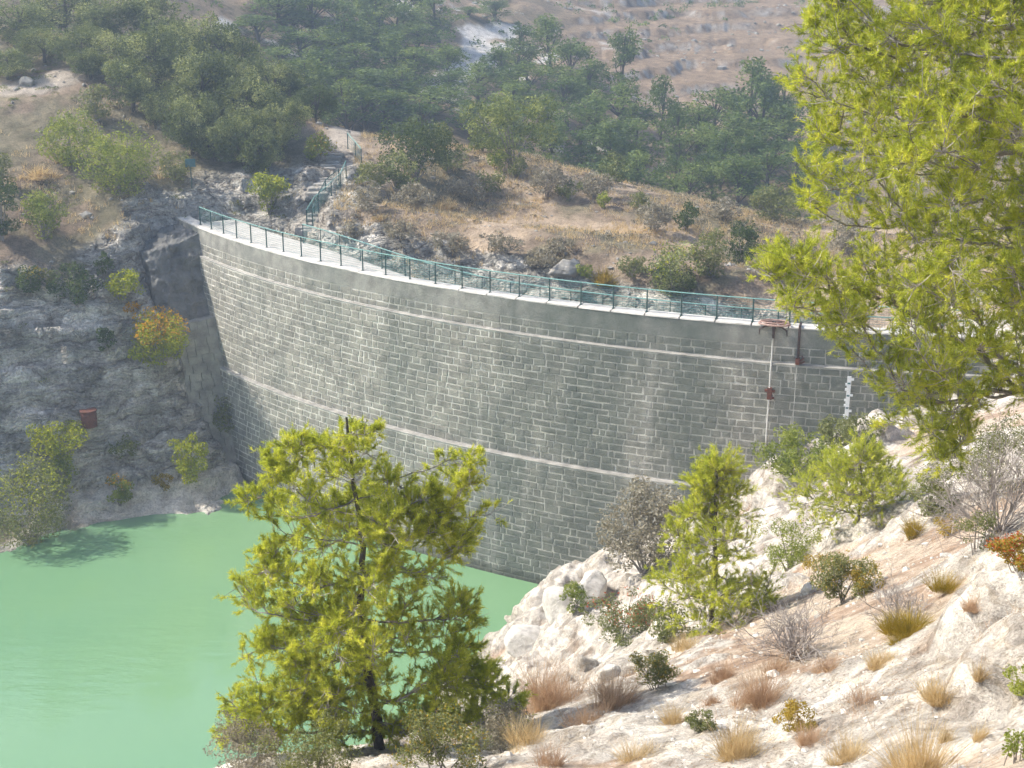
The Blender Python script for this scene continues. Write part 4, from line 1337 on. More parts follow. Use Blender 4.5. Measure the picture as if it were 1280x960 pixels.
# ------------------------------------------------------------------ the big pine reaching in from the right
r = np.random.default_rng(22)
big_poly = [(1010,-60),(1005,20),(978,62),(972,95),(992,130),(1005,180),(968,190),(962,220),(990,245),(1012,285),(1035,310),(985,298),(945,300),(936,335),(942,385),(1000,402),(1032,425),(1045,450),(1085,490),(1095,560),(1130,600),(1210,590),(1235,520),(1290,500),(1500,520),(1560,300),(1500,-60)]
clumps = []
tries = 0
while len(clumps) < 480 and tries < 30000:
    tries += 1
    x, y = r.uniform(930, 1560), r.uniform(-60, 605)
    if x > 1300 and r.uniform() < 0.8: continue
    if not in_poly(x, y, big_poly): continue
    if (x - 1070) ** 2 / 42 ** 2 + (y - 300) ** 2 / 26 ** 2 < 1: continue
    dd = poly_dist(x, y, big_poly)
    if dd < 14 and x < 1290: continue
    R = min(r.uniform(26, 48), dd + 6)
    Yc = 17.5 + r.uniform(-1, 1) * min(2.6, 0.35 + dd / 80)
    c = at(x, y, Yc)
    mpp = depth_of(c) / FPX
    if any(np.linalg.norm(c - q[0]) < 0.38 * R * mpp for q in clumps): continue
    clumps.append((c, R * mpp))
tb = at(1445, 700, 18.0); tb[2] = float(zB(tb[0], tb[1]))
trunk = [tb - np.array([0, 0, 0.4]), tb + np.array([0.05, 0, 1.5]), tb + np.array([-0.1, 0.1, 3.5]), tb + np.array([0.0, 0.1, 6.0]), tb + np.array([0.15, 0.0, 8.5])]
pine('pine_tree', 'large sunlit pine whose branches fill the upper right', trunk, 0.22, clumps, 32, 'pine_big', needle=0.085, nw=0.0044, twigs=11, per=6, k=13)

# small pine on the rocks before the dam
def cone_pine(label, px, base_py, top_py, w_px, y_guess, seed, which='B', n=46, mat='pine', **kw):
    r = np.random.default_rng(seed)
    b = on_ground(px, base_py, which, y_guess - 8, y_guess + 10)
    top = at(px, top_py, b[1])
    H = top[2] - b[2]; W = w_px * depth_of(b) / FPX
    cl = []
    for i in range(n):
        f = r.uniform(0.06, 0.97)
        rad = W * 0.5 * (1 - f) ** 0.62 * r.uniform(0.2, 1.0) * (0.8 if f < 0.15 else 1)
        a = r.uniform(0, 2 * math.pi)
        cl.append((np.array([b[0] + rad * math.cos(a), b[1] + rad * math.sin(a), b[2] + f * H]), W * r.uniform(0.09, 0.15)))
    tr = [b - np.array([0, 0, 0.2]), b + np.array([0.04, 0, H * 0.4]), b + np.array([-0.03, 0.02, H * 0.8]), b + np.array([0, 0, H])]
    return pine('pine_tree', label, tr, 0.018 * H, cl, seed, mat, **kw)
cone_pine('small bright green pine growing from white rock in front of the dam', 888, 792, 575, 200, 30, 41, needle=0.09, nw=0.0042, twigs=9, per=6, k=16, n=120)

# ------------------------------------------------------------------ broad-leaved trees of the left hill
def oak_proto(seed, w, h, leaf, mat):
    r = np.random.default_rng(seed)
    n = 46
    cen = crown_centres(r, w * 1.0, h, h * 0.04, n)
    rad = r.uniform(0.085, 0.16, n) * w
    nl = int(4.2 * math.pi / 4 * w * h / (0.34 * leaf * leaf))
    P = clump_points(r, cen, rad, nl, 0.6)
    V, F = leaf_quads(P, leaf, r)
    crown = mesh_from('crown', V, F, M[mat])
    a = Acc()
    t = np.linspace(0, 1, 7)
    tp = np.stack([0.1 * np.sin(t * 3), 0.08 * np.cos(t * 4) - 0.08, -0.5 + t * (h * 0.6 + 0.5)], -1)
    a.tube(tp, 0.035 * h * (1 - 0.7 * t), 8, False)
    trunk = a.mesh('trunk', M['bark'], True)
    a = Acc()
    for i in r.choice(n, 12, replace=False):
        c = cen[i]; b = tp[r.integers(2, 6)]
        m = b * 0.5 + c * 0.5 + np.array([0, 0, 0.15])
        tt = np.linspace(0, 1, 5)[:, None]
        a.tube((1 - tt) ** 2 * b + 2 * tt * (1 - tt) * m + tt ** 2 * c, np.linspace(0.012 * h, 0.004 * h, 5), 5, False)
    limbs = a.mesh('limbs', M['bark'])
    return dict(crown=crown, trunk=trunk, limbs=limbs, w=w, h=h)

def plant(proto, name, label, cat, loc, w, h, rot, group=None):
    o = thing(name, label, cat, tuple(loc), group)
    o.rotation_euler = (0, 0, rot)
    o.scale = (w / proto['w'], w / proto['w'], h / proto['h'])
    for k_ in ('trunk', 'limbs', 'crown'):
        link(k_, proto[k_], o)
    return o

oaks = [oak_proto(300 + i, 6.5, 6.0, 0.18, 'oak') for i in range(4)] + [oak_proto(310, 5.0, 5.5, 0.18, 'dark')]
G_OAK = 'evergreen oaks of the left hill'
def stand(px, top_py, Y):
    p = at(px, top_py, Y); g = float(zA(p[0], p[1]))
    return np.array([p[0], p[1], g]), max(1.0, p[2] - g)
oak_list = [   # px, top py, width px, distance, label
    (20, -10, 110, 103, 'grey-green oak at the upper left corner behind the bare dirt patch'),
    (75, -40, 115, 110, 'oak at the top edge beside the corner oak, left of the oak mass'),
    (130, -12, 104, 105, 'tall pale-topped oak at the left of the dense oak mass'),
    (185, -28, 110, 106, 'highest oak of the mass, its top cut by the upper edge'),
    (240, -5, 110, 105, 'broad oak on the skyline of the left hill, crowned by pale leaves'),
    (190, 22, 108, 96, 'middle oak of the left mass, overlapping taller oaks behind it'),
    (292, 28, 100, 102, 'oak stepping down the skyline right of the broad skyline oak'),
    (252, 50, 108, 93.5, 'rounded oak in the centre of the left tree mass'),
    (340, 58, 92, 99.5, 'oak on the right shoulder of the tree mass, above the rock path'),
    (305, 86, 100, 91.5, 'dark oak at the lower front of the tree mass'),
    (350, 110, 78, 90.5, 'front oak of the mass nearest to the lime-topped bush by the path'),
    (160, 62, 88, 92.5, 'low oak at the lower left edge of the mass, above the dirt slope'),
    (235, 98, 88, 88.5, 'small shaded oak at the foot of the mass, above the blue sign'),
    (300, 130, 86, 87.5, 'lowest oak of the mass, above the rocks left of the lime-topped bush'),
    (5, 52, 76, 96, 'low oak crown at the left edge just above the dirt patch'),
]
for i, (px, ty, w, Yd, lab) in enumerate(oak_list):
    g, h = stand(px, ty, Yd)
    plant(oaks[i % 4], 'oak_tree', lab, 'oak tree', g, w * depth_of(g) / FPX, h, i * 2.4, G_OAK)
fill = [(95,20,84,98), (145,38,88,97), (215,8,92,102), (275,15,92,102), (215,62,92,94), (285,70,90,95), (325,95,84,94), (335,128,70,89.5), (270,112,84,90.5), (205,105,78,91), (325,150,70,86.5), (265,148,66,88), (110,52,70,96), (50,25,80,99)]
ORD = ['first', 'second', 'third', 'fourth', 'fifth', 'sixth', 'seventh', 'eighth', 'ninth', 'tenth', 'eleventh', 'twelfth']
def row_labels(lst, rows, phrase):
    order = sorted(range(len(lst)), key=lambda i: lst[i][1])
    per = math.ceil(len(lst) / len(rows)); out = {}
    for j, rn in enumerate(rows):
        for q, i in enumerate(sorted(order[j * per:(j + 1) * per], key=lambda i: lst[i][0])):
            out[i] = phrase % (ORD[q], rn)
    return out
wl = row_labels(fill, ['upper', 'middle', 'lower'], 'smaller oak, %s from left in %s row of gap-filling oaks of the left mass')
for i, (px, ty, w, Yd) in enumerate(fill):
    g, h = stand(px, ty, Yd)
    plant(oaks[(i * 3 + 2) % 4], 'oak_tree', wl[i], 'oak tree', g, w * depth_of(g) / FPX, h, i * 1.9 + 0.5, G_OAK)
for px, ty, w, Yd, lab in ((392, 96, 62, 97, 'small dark tree standing alone at the end of the oak mass beside the rock path'),
                           (362, 92, 60, 99, 'small yellow-tipped tree between the oak mass and the dark path-side tree')):
    g, h = stand(px, ty, Yd)
    plant(oaks[4], 'small_tree', lab, 'tree', g, w * depth_of(g) / FPX, h, px * 0.1)

# ------------------------------------------------------------------ far pines in the haze
def far_proto(seed, w, h):
    r = np.random.default_rng(seed)
    leaf = 0.30
    n = 26
    cen = []
    for i in range(n):
        f = r.uniform(0.28, 0.95); a = r.uniform(0, 6.28)
        rad = w * 0.46 * math.sin(min(1, (1.05 - f) / 0.62) * math.pi / 2) * r.uniform(0.25, 1)
        cen.append((rad * math.cos(a), rad * math.sin(a), f * h))
    cen = np.array(cen)
    P = clump_points(r, cen, r.uniform(0.10, 0.18, n) * w, int(4.0 * 0.7 * w * h * 0.7 / (0.34 * leaf * leaf)), 0.4)
    V, F = leaf_quads(P, leaf, r, 0.42)
    crown = mesh_from('crown', V, F, M['far_pine'])
    t = np.linspace(0, 1, 8)
    tp = np.stack([0.25 * np.sin(t * 2.5 + seed), 0.2 * np.sin(t * 3.3 + seed * 2), -0.6 + t * (h * 0.9 + 0.6)], -1)
    a = Acc(); a.tube(tp, 0.024 * h * (1 - 0.8 * t) + 0.02, 7, False)
    trunk = a.mesh('trunk', M['bark'], True)
    a = Acc()
    for i in range(0, n, 2):
        b = tp[int(np.clip(cen[i][2] / h * 7 - 1, 1, 7))]
        a.tube(np.array([b, (b + cen[i]) / 2 + [0, 0, 0.1], cen[i]]), [0.06, 0.05, 0.03], 4, False)
    return dict(crown=crown, trunk=trunk, limbs=a.mesh('limbs', M['bark']), w=w, h=h)
fars = [far_proto(400 + i, 6.0, 7.5) for i in range(5)]
G_FAR = 'hazy pines of the far hillside'
far_list = [  # px, top py, width px, distance, label
    (350, -20, 75, 150, 'far pine at the top edge just right of the oak skyline'),
    (318, 18, 70, 140, 'far pine showing just above the right shoulder of the oaks'),
    (392, -15, 75, 152, 'far pine at the top edge, second to the right of the oaks'),
    (375, 40, 80, 140, 'dark far pine behind the end of the oak mass'),
    (430, 20, 70, 150, 'far pine above the small dark tree of the rock path'),
    (440, 55, 75, 140, 'far pine between the path-side tree and the white scree'),
    (470, -12, 70, 160, 'tall far pine at the top edge left of the white track'),
    (412, 82, 65, 132, 'low far pine just behind the top of the rock path'),
    (490, 40, 70, 150, 'broad far pine left of the white track'),
    (500, 85, 75, 137, 'far pine just behind the spur, left of the scree patch'),
    (545, -5, 60, 172, 'far pine at the top edge, first to the left of the white track'),
    (558, 55, 55, 155, 'far pine right below the bend of the white track'),
    (540, 105, 80, 135, 'low wide far pine behind the round oak of the spur, on its left'),
    (600, 80, 65, 150, 'far pine right of the scree, above the round oak of the spur'),
    (590, 125, 70, 132, 'dark low far pine showing over the left shoulder of the round spur oak'),
    (650, 32, 60, 165, 'far pine left of the twin-topped tall pine'),
    (685, 18, 62, 168, 'tall far pine with twin tops left of the reddish terraces'),
    (715, 45, 60, 160, 'far pine under the twin-topped pine on its right'),
    (660, 78, 75, 148, 'wide far pine in the thicket above the round spur oak'),
    (705, 95, 70, 145, 'dark far pine at the right of the thicket above the spur'),
    (640, 105, 70, 138, 'shadowed far pine directly behind the round spur oak'),
    (781, 36, 52, 160, 'lone far pine with bare trunk standing against the reddish terraces'),
    (742, 118, 75, 137, 'rounded far pine just right of the spur oak'),
    (775, 105, 85, 142, 'broad dome-crowned far pine below the lone pine'),
    (830, 95, 48, 148, 'slender far pine with a clear bare trunk right of the dome-crowned pine'),
    (800, 150, 70, 130, 'low far pine in the hollow behind the spur ridge'),
    (872, 128, 62, 137, 'flat-topped far pine on a tall bare trunk in the hollow'),
    (900, 105, 70, 150, 'far pine below the terraces, left of the big sunlit pine'),
    (945, 75, 75, 150, 'far pine whose crown meets the big sunlit pine'),
    (925, 140, 85, 136, 'dark far pine in the shaded hollow left of the big sunlit pine'),
    (975, 130, 80, 140, 'dark far pine half hidden by the big sunlit pine'),
    (890, 190, 60, 124, 'lowest far pine, just above the ridge of the spur'),
    (960, 185, 75, 124, 'shadowed far pine low in the hollow beside the sunlit pine'),
    (845, 195, 55, 122, 'small dark far pine behind the lime bush of the ridge'),
    (1010, 215, 70, 126, 'dark far pine low behind the grey-green ridge shrub'),
    (725, 165, 60, 126, 'small far pine tucked behind the right shoulder of the spur oak'),
    (620, 0, 45, 190, 'small far pine beside the upper end of the white track'),
    (585, 8, 45, 188, 'small far pine at the left of the upper white track'),
]
for i, (px, ty, w, Yd, lab) in enumerate(far_list):
    g, h = stand(px, ty, Yd)
    w_m = 1.38 * w * depth_of(g) / FPX
    plant(fars[i % 5], 'pine_tree', lab, 'pine tree', g, w_m, min(h, w_m * 2.1), i * 1.7, G_FAR) if h < w_m * 2.1 else plant(fars[i % 5], 'pine_tree', lab, 'pine tree', g, w_m, h, i * 1.7, G_FAR)

rw = np.random.default_rng(77)
wood = [(330,-30,168), (372,-40,172), (420,-35,170), (455,-30,176), (505,-20,178), (440,0,166), (365,12,150), (405,30,146), (350,60,132), (400,62,134), (460,85,134), (470,22,158),
        (520,25,166), (515,60,147), (455,108,128), (480,110,130), (560,90,144), (525,122,128), (330,-5,155), (495,5,168), (380,70,126), (430,98,124)]
wl = row_labels(wood, ['top', 'second', 'third', 'lowest'], 'hazy pine, %s from left in %s row of the wood left of the track')
for i, (px, ty, Yd) in enumerate(wood):
    g, h = stand(px, ty, Yd)
    plant(fars[(i * 3 + 1) % 5], 'pine_tree', wl[i], 'pine tree', g, rw.uniform(85, 115) * depth_of(g) / FPX, h, i * 2.1, 'crowded pines of the far wood')
wood2 = [(625,60,158), (640,140,128), (680,120,134), (735,75,152), (690,150,126), (760,150,128), (850,130,134), (885,150,132), (905,165,128), (940,165,128), (955,105,142), (985,95,148), (1000,170,130), (1030,190,126), (925,195,120), (865,205,118), (800,190,118), (760,195,117)]
wl = row_labels(wood2, ['upper', 'middle', 'lower'], 'shadowed pine, %s from the left in the %s row of the hollow below the terraces')
for i, (px, ty, Yd) in enumerate(wood2):
    g, h = stand(px, ty, Yd)
    plant(fars[(i * 2 + 3) % 5], 'pine_tree', wl[i], 'pine tree', g, rw.uniform(75, 105) * depth_of(g) / FPX, h, i * 2.7, 'shadowed pines of the hollow')

# ------------------------------------------------------------------ shrubs placed one by one
SEED = [1000]
def put(kind, label, px, py, w, h, mat, which='A', y0=None, y1=None, **kw):
    g = on_ground(px, py, which, y0, y1)
    k = depth_of(g) / FPX
    SEED[0] += 1
    if kind == 'leafy':
        leaf = kw.pop('leaf', max(0.045, 2.7 * depth_of(g) / 1400))
        return shrub(label, g, w * k, h * k, mat, SEED[0], leaf, **kw)
    if kind == 'twig':
        return dead_bush(label, g, w * k, h * k, SEED[0], mat=mat, **kw)
    if kind == 'tuft':
        return tuft(label, g, w * k, h * k, mat, SEED[0], **kw)

L = dict(y0=63, y1=112)
# left bank, low
put('leafy', 'bright lime bush on the shaded rock high on the left bank', 158, 374, 52, 44, 'lime', **L)
put('leafy', 'green and yellow bush with orange leaves against the shaded buttress', 200, 464, 84, 86, 'lime', accents=('orange', 0.22, 0.55), **L)
put('leafy', 'slanting spray of orange leaves beside the dam edge', 232, 402, 26, 48, 'orange', **L)
put('leafy', 'small orange-leaved plant on the left bank between the lime bush and the dam', 165, 392, 30, 16, 'orange', **L)
put('leafy', 'lime green bush on the left bank beside the rusty drum', 78, 576, 80, 56, 'lime', **L)
put('leafy', 'tall lime green sapling on the left bank just above the silt line', 240, 602, 56, 70, 'lime', **L)
put('leafy', 'small yellow-green bush at the silt line left of the tall sapling', 150, 632, 38, 46, 'olive', accents=('orange', 0.10, 0.5), **L)
put('leafy', 'large drooping olive shrub overhanging the water at the left edge', 38, 682, 120, 118, 'greygreen', accents=('lime', 0.15, 0.5), **L)
put('leafy', 'yellow-green shrub just right of the large drooping shrub', 75, 612, 60, 44, 'olive', **L)
put('twig', 'bare grey branches trailing from the bank to the water', 85, 668, 60, 44, 'deadwood', r0=0.03, **L)
put('leafy', 'grey-green shrub at the foot of the shadowed buttress', 287, 552, 66, 92, 'greygreen', **L)
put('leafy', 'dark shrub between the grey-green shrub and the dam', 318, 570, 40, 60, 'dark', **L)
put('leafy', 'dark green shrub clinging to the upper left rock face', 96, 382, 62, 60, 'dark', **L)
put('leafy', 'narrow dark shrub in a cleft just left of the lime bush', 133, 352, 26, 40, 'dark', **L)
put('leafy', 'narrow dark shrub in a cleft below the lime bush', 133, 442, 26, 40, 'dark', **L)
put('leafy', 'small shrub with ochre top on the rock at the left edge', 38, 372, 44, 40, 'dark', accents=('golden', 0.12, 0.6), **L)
put('leafy', 'small olive plant on the left rock face below the dark shrub', 62, 362, 24, 28, 'greygreen', **L)
put('leafy', 'small dry plant above the silt line right of the tall sapling', 205, 612, 30, 22, 'golden', **L)
put('leafy', 'dusty low shrub between the rusty drum and the silt line', 155, 578, 44, 30, 'greygreen', **L)
# left bank, upper
put('leafy', 'bright olive bush on the upper left slope, left one of a pair', 88, 206, 92, 74, 'olive', **L)
put('leafy', 'large bright olive bush, right one of the pair on the upper left slope', 152, 242, 110, 86, 'olive', **L)
put('leafy', 'dry olive shrub below the dirt patch, above the pair of bushes', 122, 152, 48, 52, 'greygreen', **L)
put('leafy', 'pale dry shrub just left of the blue sign', 216, 226, 50, 42, 'greygreen', **L)
put('leafy', 'green bush at the cliff top below the pair of olive bushes', 55, 298, 64, 66, 'olive', **L)
put('leafy', 'dark shrub at the left edge on the cliff top', 2, 300, 60, 90, 'dark', **L)
put('leafy', 'small dusty shrub at the left edge below the dirt patch', 6, 238, 44, 50, 'greygreen', **L)
put('leafy', 'rounded lime-topped bush beside the rock steps above the dam end', 336, 268, 54, 62, 'olive', accents=('lime', 0.25, 0.5), **L)
put('leafy', 'low yellowish shrub at the foot of the oaks beside the rock path', 398, 202, 46, 36, 'olive', accents=('golden', 0.15, 0.4), **L)
put('tuft', 'orange dry grass patch on the upper left slope left of the olive pair', 48, 222, 60, 18, 'straw', n=500, width=0.03, **L)
# spur behind the dam
put('leafy', 'large round oak bush crowning the spur behind the dam', 640, 206, 150, 98, 'oaklit', cat='oak bush', name='oak_bush', nclump=34, **L)
put('leafy', 'low oak bush joined to the right of the large round spur oak', 702, 202, 52, 38, 'olive', **L)
put('leafy', 'dark tall bush on the spur beside the rock path', 520, 224, 96, 84, 'dark', **L)
put('leafy', 'mid green bush below the dark tall bush of the spur', 498, 242, 56, 54, 'oak', **L)
put('leafy', 'olive bush between the dark tall bush and the large round oak', 562, 216, 52, 50, 'oak', **L)
put('leafy', 'small shrub at the head of the stair railing', 462, 238, 50, 40, 'greygreen', **L)
put('leafy', 'small dark shrub on the skyline right of the rock path', 452, 146, 42, 38, 'dark', **L)
put('leafy', 'low dusty shrub on the skyline between the path and the spur oak', 495, 158, 44, 30, 'greygreen', **L)
put('leafy', 'small olive shrub right below the large round oak', 622, 214, 30, 28, 'olive', **L)
put('leafy', 'small grey-green shrub below the large round oak, right one of two', 646, 222, 32, 28, 'greygreen', **L)
put('leafy', 'lime green flat bush on the ridge behind the dam', 830, 234, 64, 32, 'lime', **L)
put('leafy', 'dark olive shrub on the ridge left of the lime flat bush', 766, 228, 46, 38, 'oak', **L)
put('leafy', 'grey shrub on the ridge between the dark olive and the lime bush', 792, 226, 44, 36, 'grey', **L)
put('leafy', 'small dark upright shrub on the dry slope right of the grey patch', 858, 288, 34, 42, 'dark', **L)
put('leafy', 'grey dry shrub patch on the slope left of the small dark upright shrub', 818, 290, 64, 40, 'grey', **L)
put('leafy', 'small shrub on the ridge right of the lime flat bush', 884, 248, 42, 30, 'greygreen', **L)
put('leafy', 'bright green bush just above the dam railing', 842, 366, 82, 72, 'oak', accents=('lime', 0.08, 0.3), **L)
put('leafy', 'pale grey-green bush between the bright green bush and the dark one', 888, 346, 66, 62, 'greygreen', **L)
put('leafy', 'dark rounded bush on the spur left of the big sunlit pine', 926, 332, 58, 60, 'dark', **L)
put('leafy', 'wide grey-green shrub at the right end of the spur ridge', 972, 278, 76, 54, 'greygreen', **L)
put('leafy', 'grey shrub right of the wide grey-green shrub, seen past the pine', 1062, 320, 70, 50, 'grey', **L)
put('leafy', 'brownish low shrub above the railing beside the big pine', 962, 350, 52, 34, 'grey', **L)
put('leafy', 'grey thicket on the slope below the spur oak', 682, 246, 64, 44, 'grey', **L)
put('leafy', 'small green shrub in the grey thicket below the spur oak', 712, 252, 34, 30, 'greygreen', **L)
put('leafy', 'grey shrub at the right end of the grey thicket', 742, 248, 50, 40, 'grey', **L)
put('leafy', 'tiny bright green shrub on the dry slope', 754, 262, 22, 26, 'olive', **L)
put('leafy', 'grey-brown shrub on the dry slope below the mid green bush', 582, 250, 52, 34, 'grey', **L)
put('leafy', 'small yellow-green shrub by the boulder just above the railing', 732, 350, 24, 24, 'olive', **L)
put('tuft', 'orange dry grass clump on the slope above the railing', 560, 262, 50, 22, 'straw', n=500, width=0.03, **L)
put('tuft', 'small orange grass clump beside the stair railing', 478, 276, 20, 14, 'straw', n=260, width=0.03, **L)
put('tuft', 'ochre grass clump right of the small yellow-green shrub above the railing', 756, 356, 36, 24, 'golden', n=400, width=0.03, **L)
for (px, py, w, h, mt, lab) in (
    (520, 262, 60, 36, 'grey', 'grey-brown scrub on the spur below the mid green bush, by the stair railing'),
    (462, 262, 50, 34, 'grey', 'dry brown scrub right beside the stair railing'),
    (610, 240, 44, 30, 'greygreen', 'dusty low bush on the spur just left of the grey thicket'),
    (602, 190, 50, 40, 'oaklit', 'green bush touching the left of the large round spur oak'),
    (545, 190, 46, 40, 'greygreen', 'dusty bush on the skyline between dark tall bush and round oak'),
    (800, 262, 40, 24, 'greygreen', 'low dusty bush on the slope below the lime flat bush'),
    (905, 275, 54, 30, 'grey', 'grey low bush on the slope left of the wide ridge shrub'),
    (930, 262, 44, 30, 'greygreen', 'small dusty bush on the ridge right of the small ridge shrub'),
    (700, 318, 50, 24, 'grey', 'grey scrub on the slope above the boulder'),
    (790, 345, 46, 30, 'greygreen', 'dusty scrub left of the bright green bush above the railing'),
    (630, 318, 56, 26, 'grey', 'brown-grey scrub mound above the middle of the far railing'),
    (500, 300, 56, 26, 'grey', 'grey scrub mound above the bend of the far railing'),
    (990, 340, 60, 44, 'grey', 'grey shrub above the railing half behind the pine branch')):
    put('leafy', lab, px, py, w, h, mt, **L)
put('leafy', 'dark scrub on the rocky edge above the middle of the railing', 560, 318, 60, 26, 'grey', **L)
put('leafy', 'reddish-brown scrub on the rocky edge left of the boulder', 676, 334, 50, 28, 'grey', **L)
put('leafy', 'small grey scrub by the foot of the stair railing', 440, 300, 36, 24, 'grey', **L)
# near bank
B = dict(which='B')
put('leafy', 'large grey-brown bush standing against the dam foot', 806, 716, 120, 136, 'grey', leaf=0.14, dens=6.0, base_f=0.06, y0=40, y1=60, **B)
put('leafy', 'low green bush with red leaves below the grey-brown bush', 778, 800, 110, 64, 'greygreen', leaf=0.075, dens=4.5, accents=('red', 0.06, 0.5), **B)
put('leafy', 'small yellow-green shrub on the white rock beside the water', 720, 766, 42, 46, 'olive', leaf=0.08, dens=5, **B)
put('leafy', 'dry-green bush running up to the dam near the gauge', 1000, 600, 150, 66, 'olive', leaf=0.11, dens=5, **B)
put('leafy', 'low bush right below the water gauge', 1062, 562, 90, 50, 'greygreen', leaf=0.10, dens=5, **B)
cone_pine('low spreading pine bush under the big pine, behind white rock', 1072, 652, 566, 230, 34, 45, needle=0.09, nw=0.0042, twigs=9, per=6, k=16, n=90)
put('leafy', 'straggly yellow-green shrub right of the small pine', 985, 712, 96, 74, 'olive', leaf=0.05, dens=4.6, **B)
put('leafy', 'olive and brown shrub on the slope behind the dead bush', 1055, 754, 96, 72, 'greygreen', leaf=0.042, dens=4.0, accents=('golden', 0.1, 0.2), **B)
put('twig', 'grey leafless bush in the middle of the white slope', 990, 826, 92, 104, 'deadwood', n_main=30, depth=3, r0=0.012, **B)
put('twig', 'bare brown twigs rising behind the golden broom', 1122, 780, 70, 70, 'deadwood', n_main=22, depth=3, r0=0.008, **B)
put('tuft', 'golden broom cushion on the slope', 1136, 794, 84, 46, 'golden', n=1500, width=0.0045, cat='broom bush', name='broom_bush', lean=1.3, **B)
put('leafy', 'brown-leaved shrub at the right edge under the dead branches', 1268, 722, 84, 62, 'golden', leaf=0.035, dens=5, base_f=0.0, accents=('red', 0.12, 0.2), **B)
put('twig', 'tangle of pale dead branches at the right edge below the big pine', 1248, 668, 190, 180, 'deadwood', n_main=34, depth=3, r0=0.014, **B)
put('leafy', 'pale-leaved shrub behind the dead branches at the right edge', 1240, 622, 130, 120, 'greygreen', leaf=0.05, dens=3.6, **B)
put('leafy', 'dusty shrub at the slope top between the pine bush and the dead branches', 1165, 640, 90, 60, 'greygreen', leaf=0.055, dens=3.6, **B)
put('leafy', 'sparse grey-green shrub beneath the tangle of dead branches', 1222, 690, 60, 60, 'greygreen', leaf=0.035, dens=1.6, **B)
put('leafy', 'dark green shrub cut by the right edge in the lower corner', 1280, 880, 60, 66, 'olive', leaf=0.03, **B)
put('leafy', 'low green shrub in the lower right corner', 1275, 955, 50, 44, 'olive', leaf=0.03, **B)
put('tuft', 'pinkish dry grass clump in front of the leafless bush', 955, 880, 100, 80, 'pinkdry', n=620, width=0.003, **B)
put('tuft', 'tall golden grass clump at the bottom of the slope', 918, 950, 80, 90, 'straw', n=560, width=0.0035, **B)
put('leafy', 'yellow-green cushion shrub right of the tall golden grass', 992, 914, 76, 40, 'golden', leaf=0.026, dens=3.8, base_f=0.0, **B)
put('tuft', 'large golden grass clump at the bottom edge', 1150, 974, 100, 104, 'straw', n=900, width=0.004, lean=1.1, **B)
put('tuft', 'pale straw clump on the white slope below the golden broom', 1176, 886, 66, 56, 'straw', n=420, width=0.0035, **B)
put('tuft', 'small straw tuft beside the pale straw clump, toward the right edge', 1224, 862, 26, 32, 'straw', n=150, width=0.0035, **B)
put('tuft', 'small straw tuft right above the large golden clump', 1182, 928, 26, 30, 'straw', n=150, width=0.0035, **B)
put('tuft', 'small leaning straw tuft in the lower right, apart from the clumps', 1222, 928, 34, 36, 'straw', n=180, width=0.0035, **B)
put('tuft', 'low reddish grass cushion left of the pinkish clump', 890, 880, 46, 26, 'pinkdry', n=260, width=0.003, **B)
put('leafy', 'olive tufted shrub on the left of the near slope', 822, 862, 70, 52, 'greygreen', leaf=0.033, dens=3.6, accents=('golden', 0.15, 0.3), **B)
put('tuft', 'dry straw tufts at the edge of the slope beside the foreground pine', 688, 884, 130, 84, 'pinkdry', n=1100, width=0.0045, **B)
put('tuft', 'thin pale grass on the slope bottom beside the foreground pine', 692, 958, 60, 50, 'pinkdry', n=260, width=0.003, **B)
put('leafy', 'grey-green shrub at the bottom under the left side of the foreground pine', 300, 975, 130, 84, 'grey', leaf=0.035, dens=3.8, **B)
put('leafy', 'dusty shrub at the foot of the foreground pine, left of its trunk', 395, 975, 150, 90, 'greygreen', leaf=0.035, dens=3.8, **B)
put('leafy', 'olive shrub at the foot of the foreground pine, right of its trunk', 552, 970, 150, 88, 'greygreen', leaf=0.035, dens=3.8, accents=('golden', 0.1, 0.3), **B)
put('leafy', 'small dry shrub under the right branches of the foreground pine', 630, 940, 90, 74, 'grey', leaf=0.035, dens=3.8, **B)
put('leafy', 'low tufted shrub among white rocks left of the dark twig shrub', 1020, 716, 40, 30, 'golden', leaf=0.045, dens=2.0, **B)
put('tuft', 'yellowish dry tuft under the low spreading pine bush', 1142, 668, 44, 34, 'golden', n=400, width=0.007, **B)
put('leafy', 'small dry shrub between the spreading pine bush and the slope top', 1182, 672, 40, 34, 'golden', leaf=0.04, dens=2.2, **B)

put('tuft', 'wispy dry grass along the slope edge left of the olive tufted shrub', 765, 884, 110, 66, 'pinkdry', n=600, width=0.0035, **B)
put('tuft', 'pale grass fringe at the bottom between the pine and the golden clump', 790, 950, 110, 50, 'straw', n=420, width=0.003, **B)
put('tuft', 'reddish dry stems behind the tall golden grass', 965, 842, 60, 50, 'pinkdry', n=300, width=0.003, **B)
put('tuft', 'sparse straw in the middle of the bare soil below the broom', 1080, 880, 80, 40, 'pinkdry', n=220, width=0.003, **B)
put('leafy', 'small olive cushion below the pinkish clump', 875, 915, 56, 34, 'greygreen', leaf=0.03, dens=3.4, **B)
put('leafy', 'dusty shrub hugging the rock between the small pine and the red-leaved bush', 835, 800, 70, 56, 'greygreen', leaf=0.06, dens=3.6, **B)
put('tuft', 'dry grass at the foot of the small pine', 860, 812, 70, 40, 'straw', n=400, width=0.005, **B)
put('leafy', 'brown heath shrub on the slope right of the leafless bush', 1082, 742, 60, 40, 'golden', leaf=0.04, dens=3.2, **B)

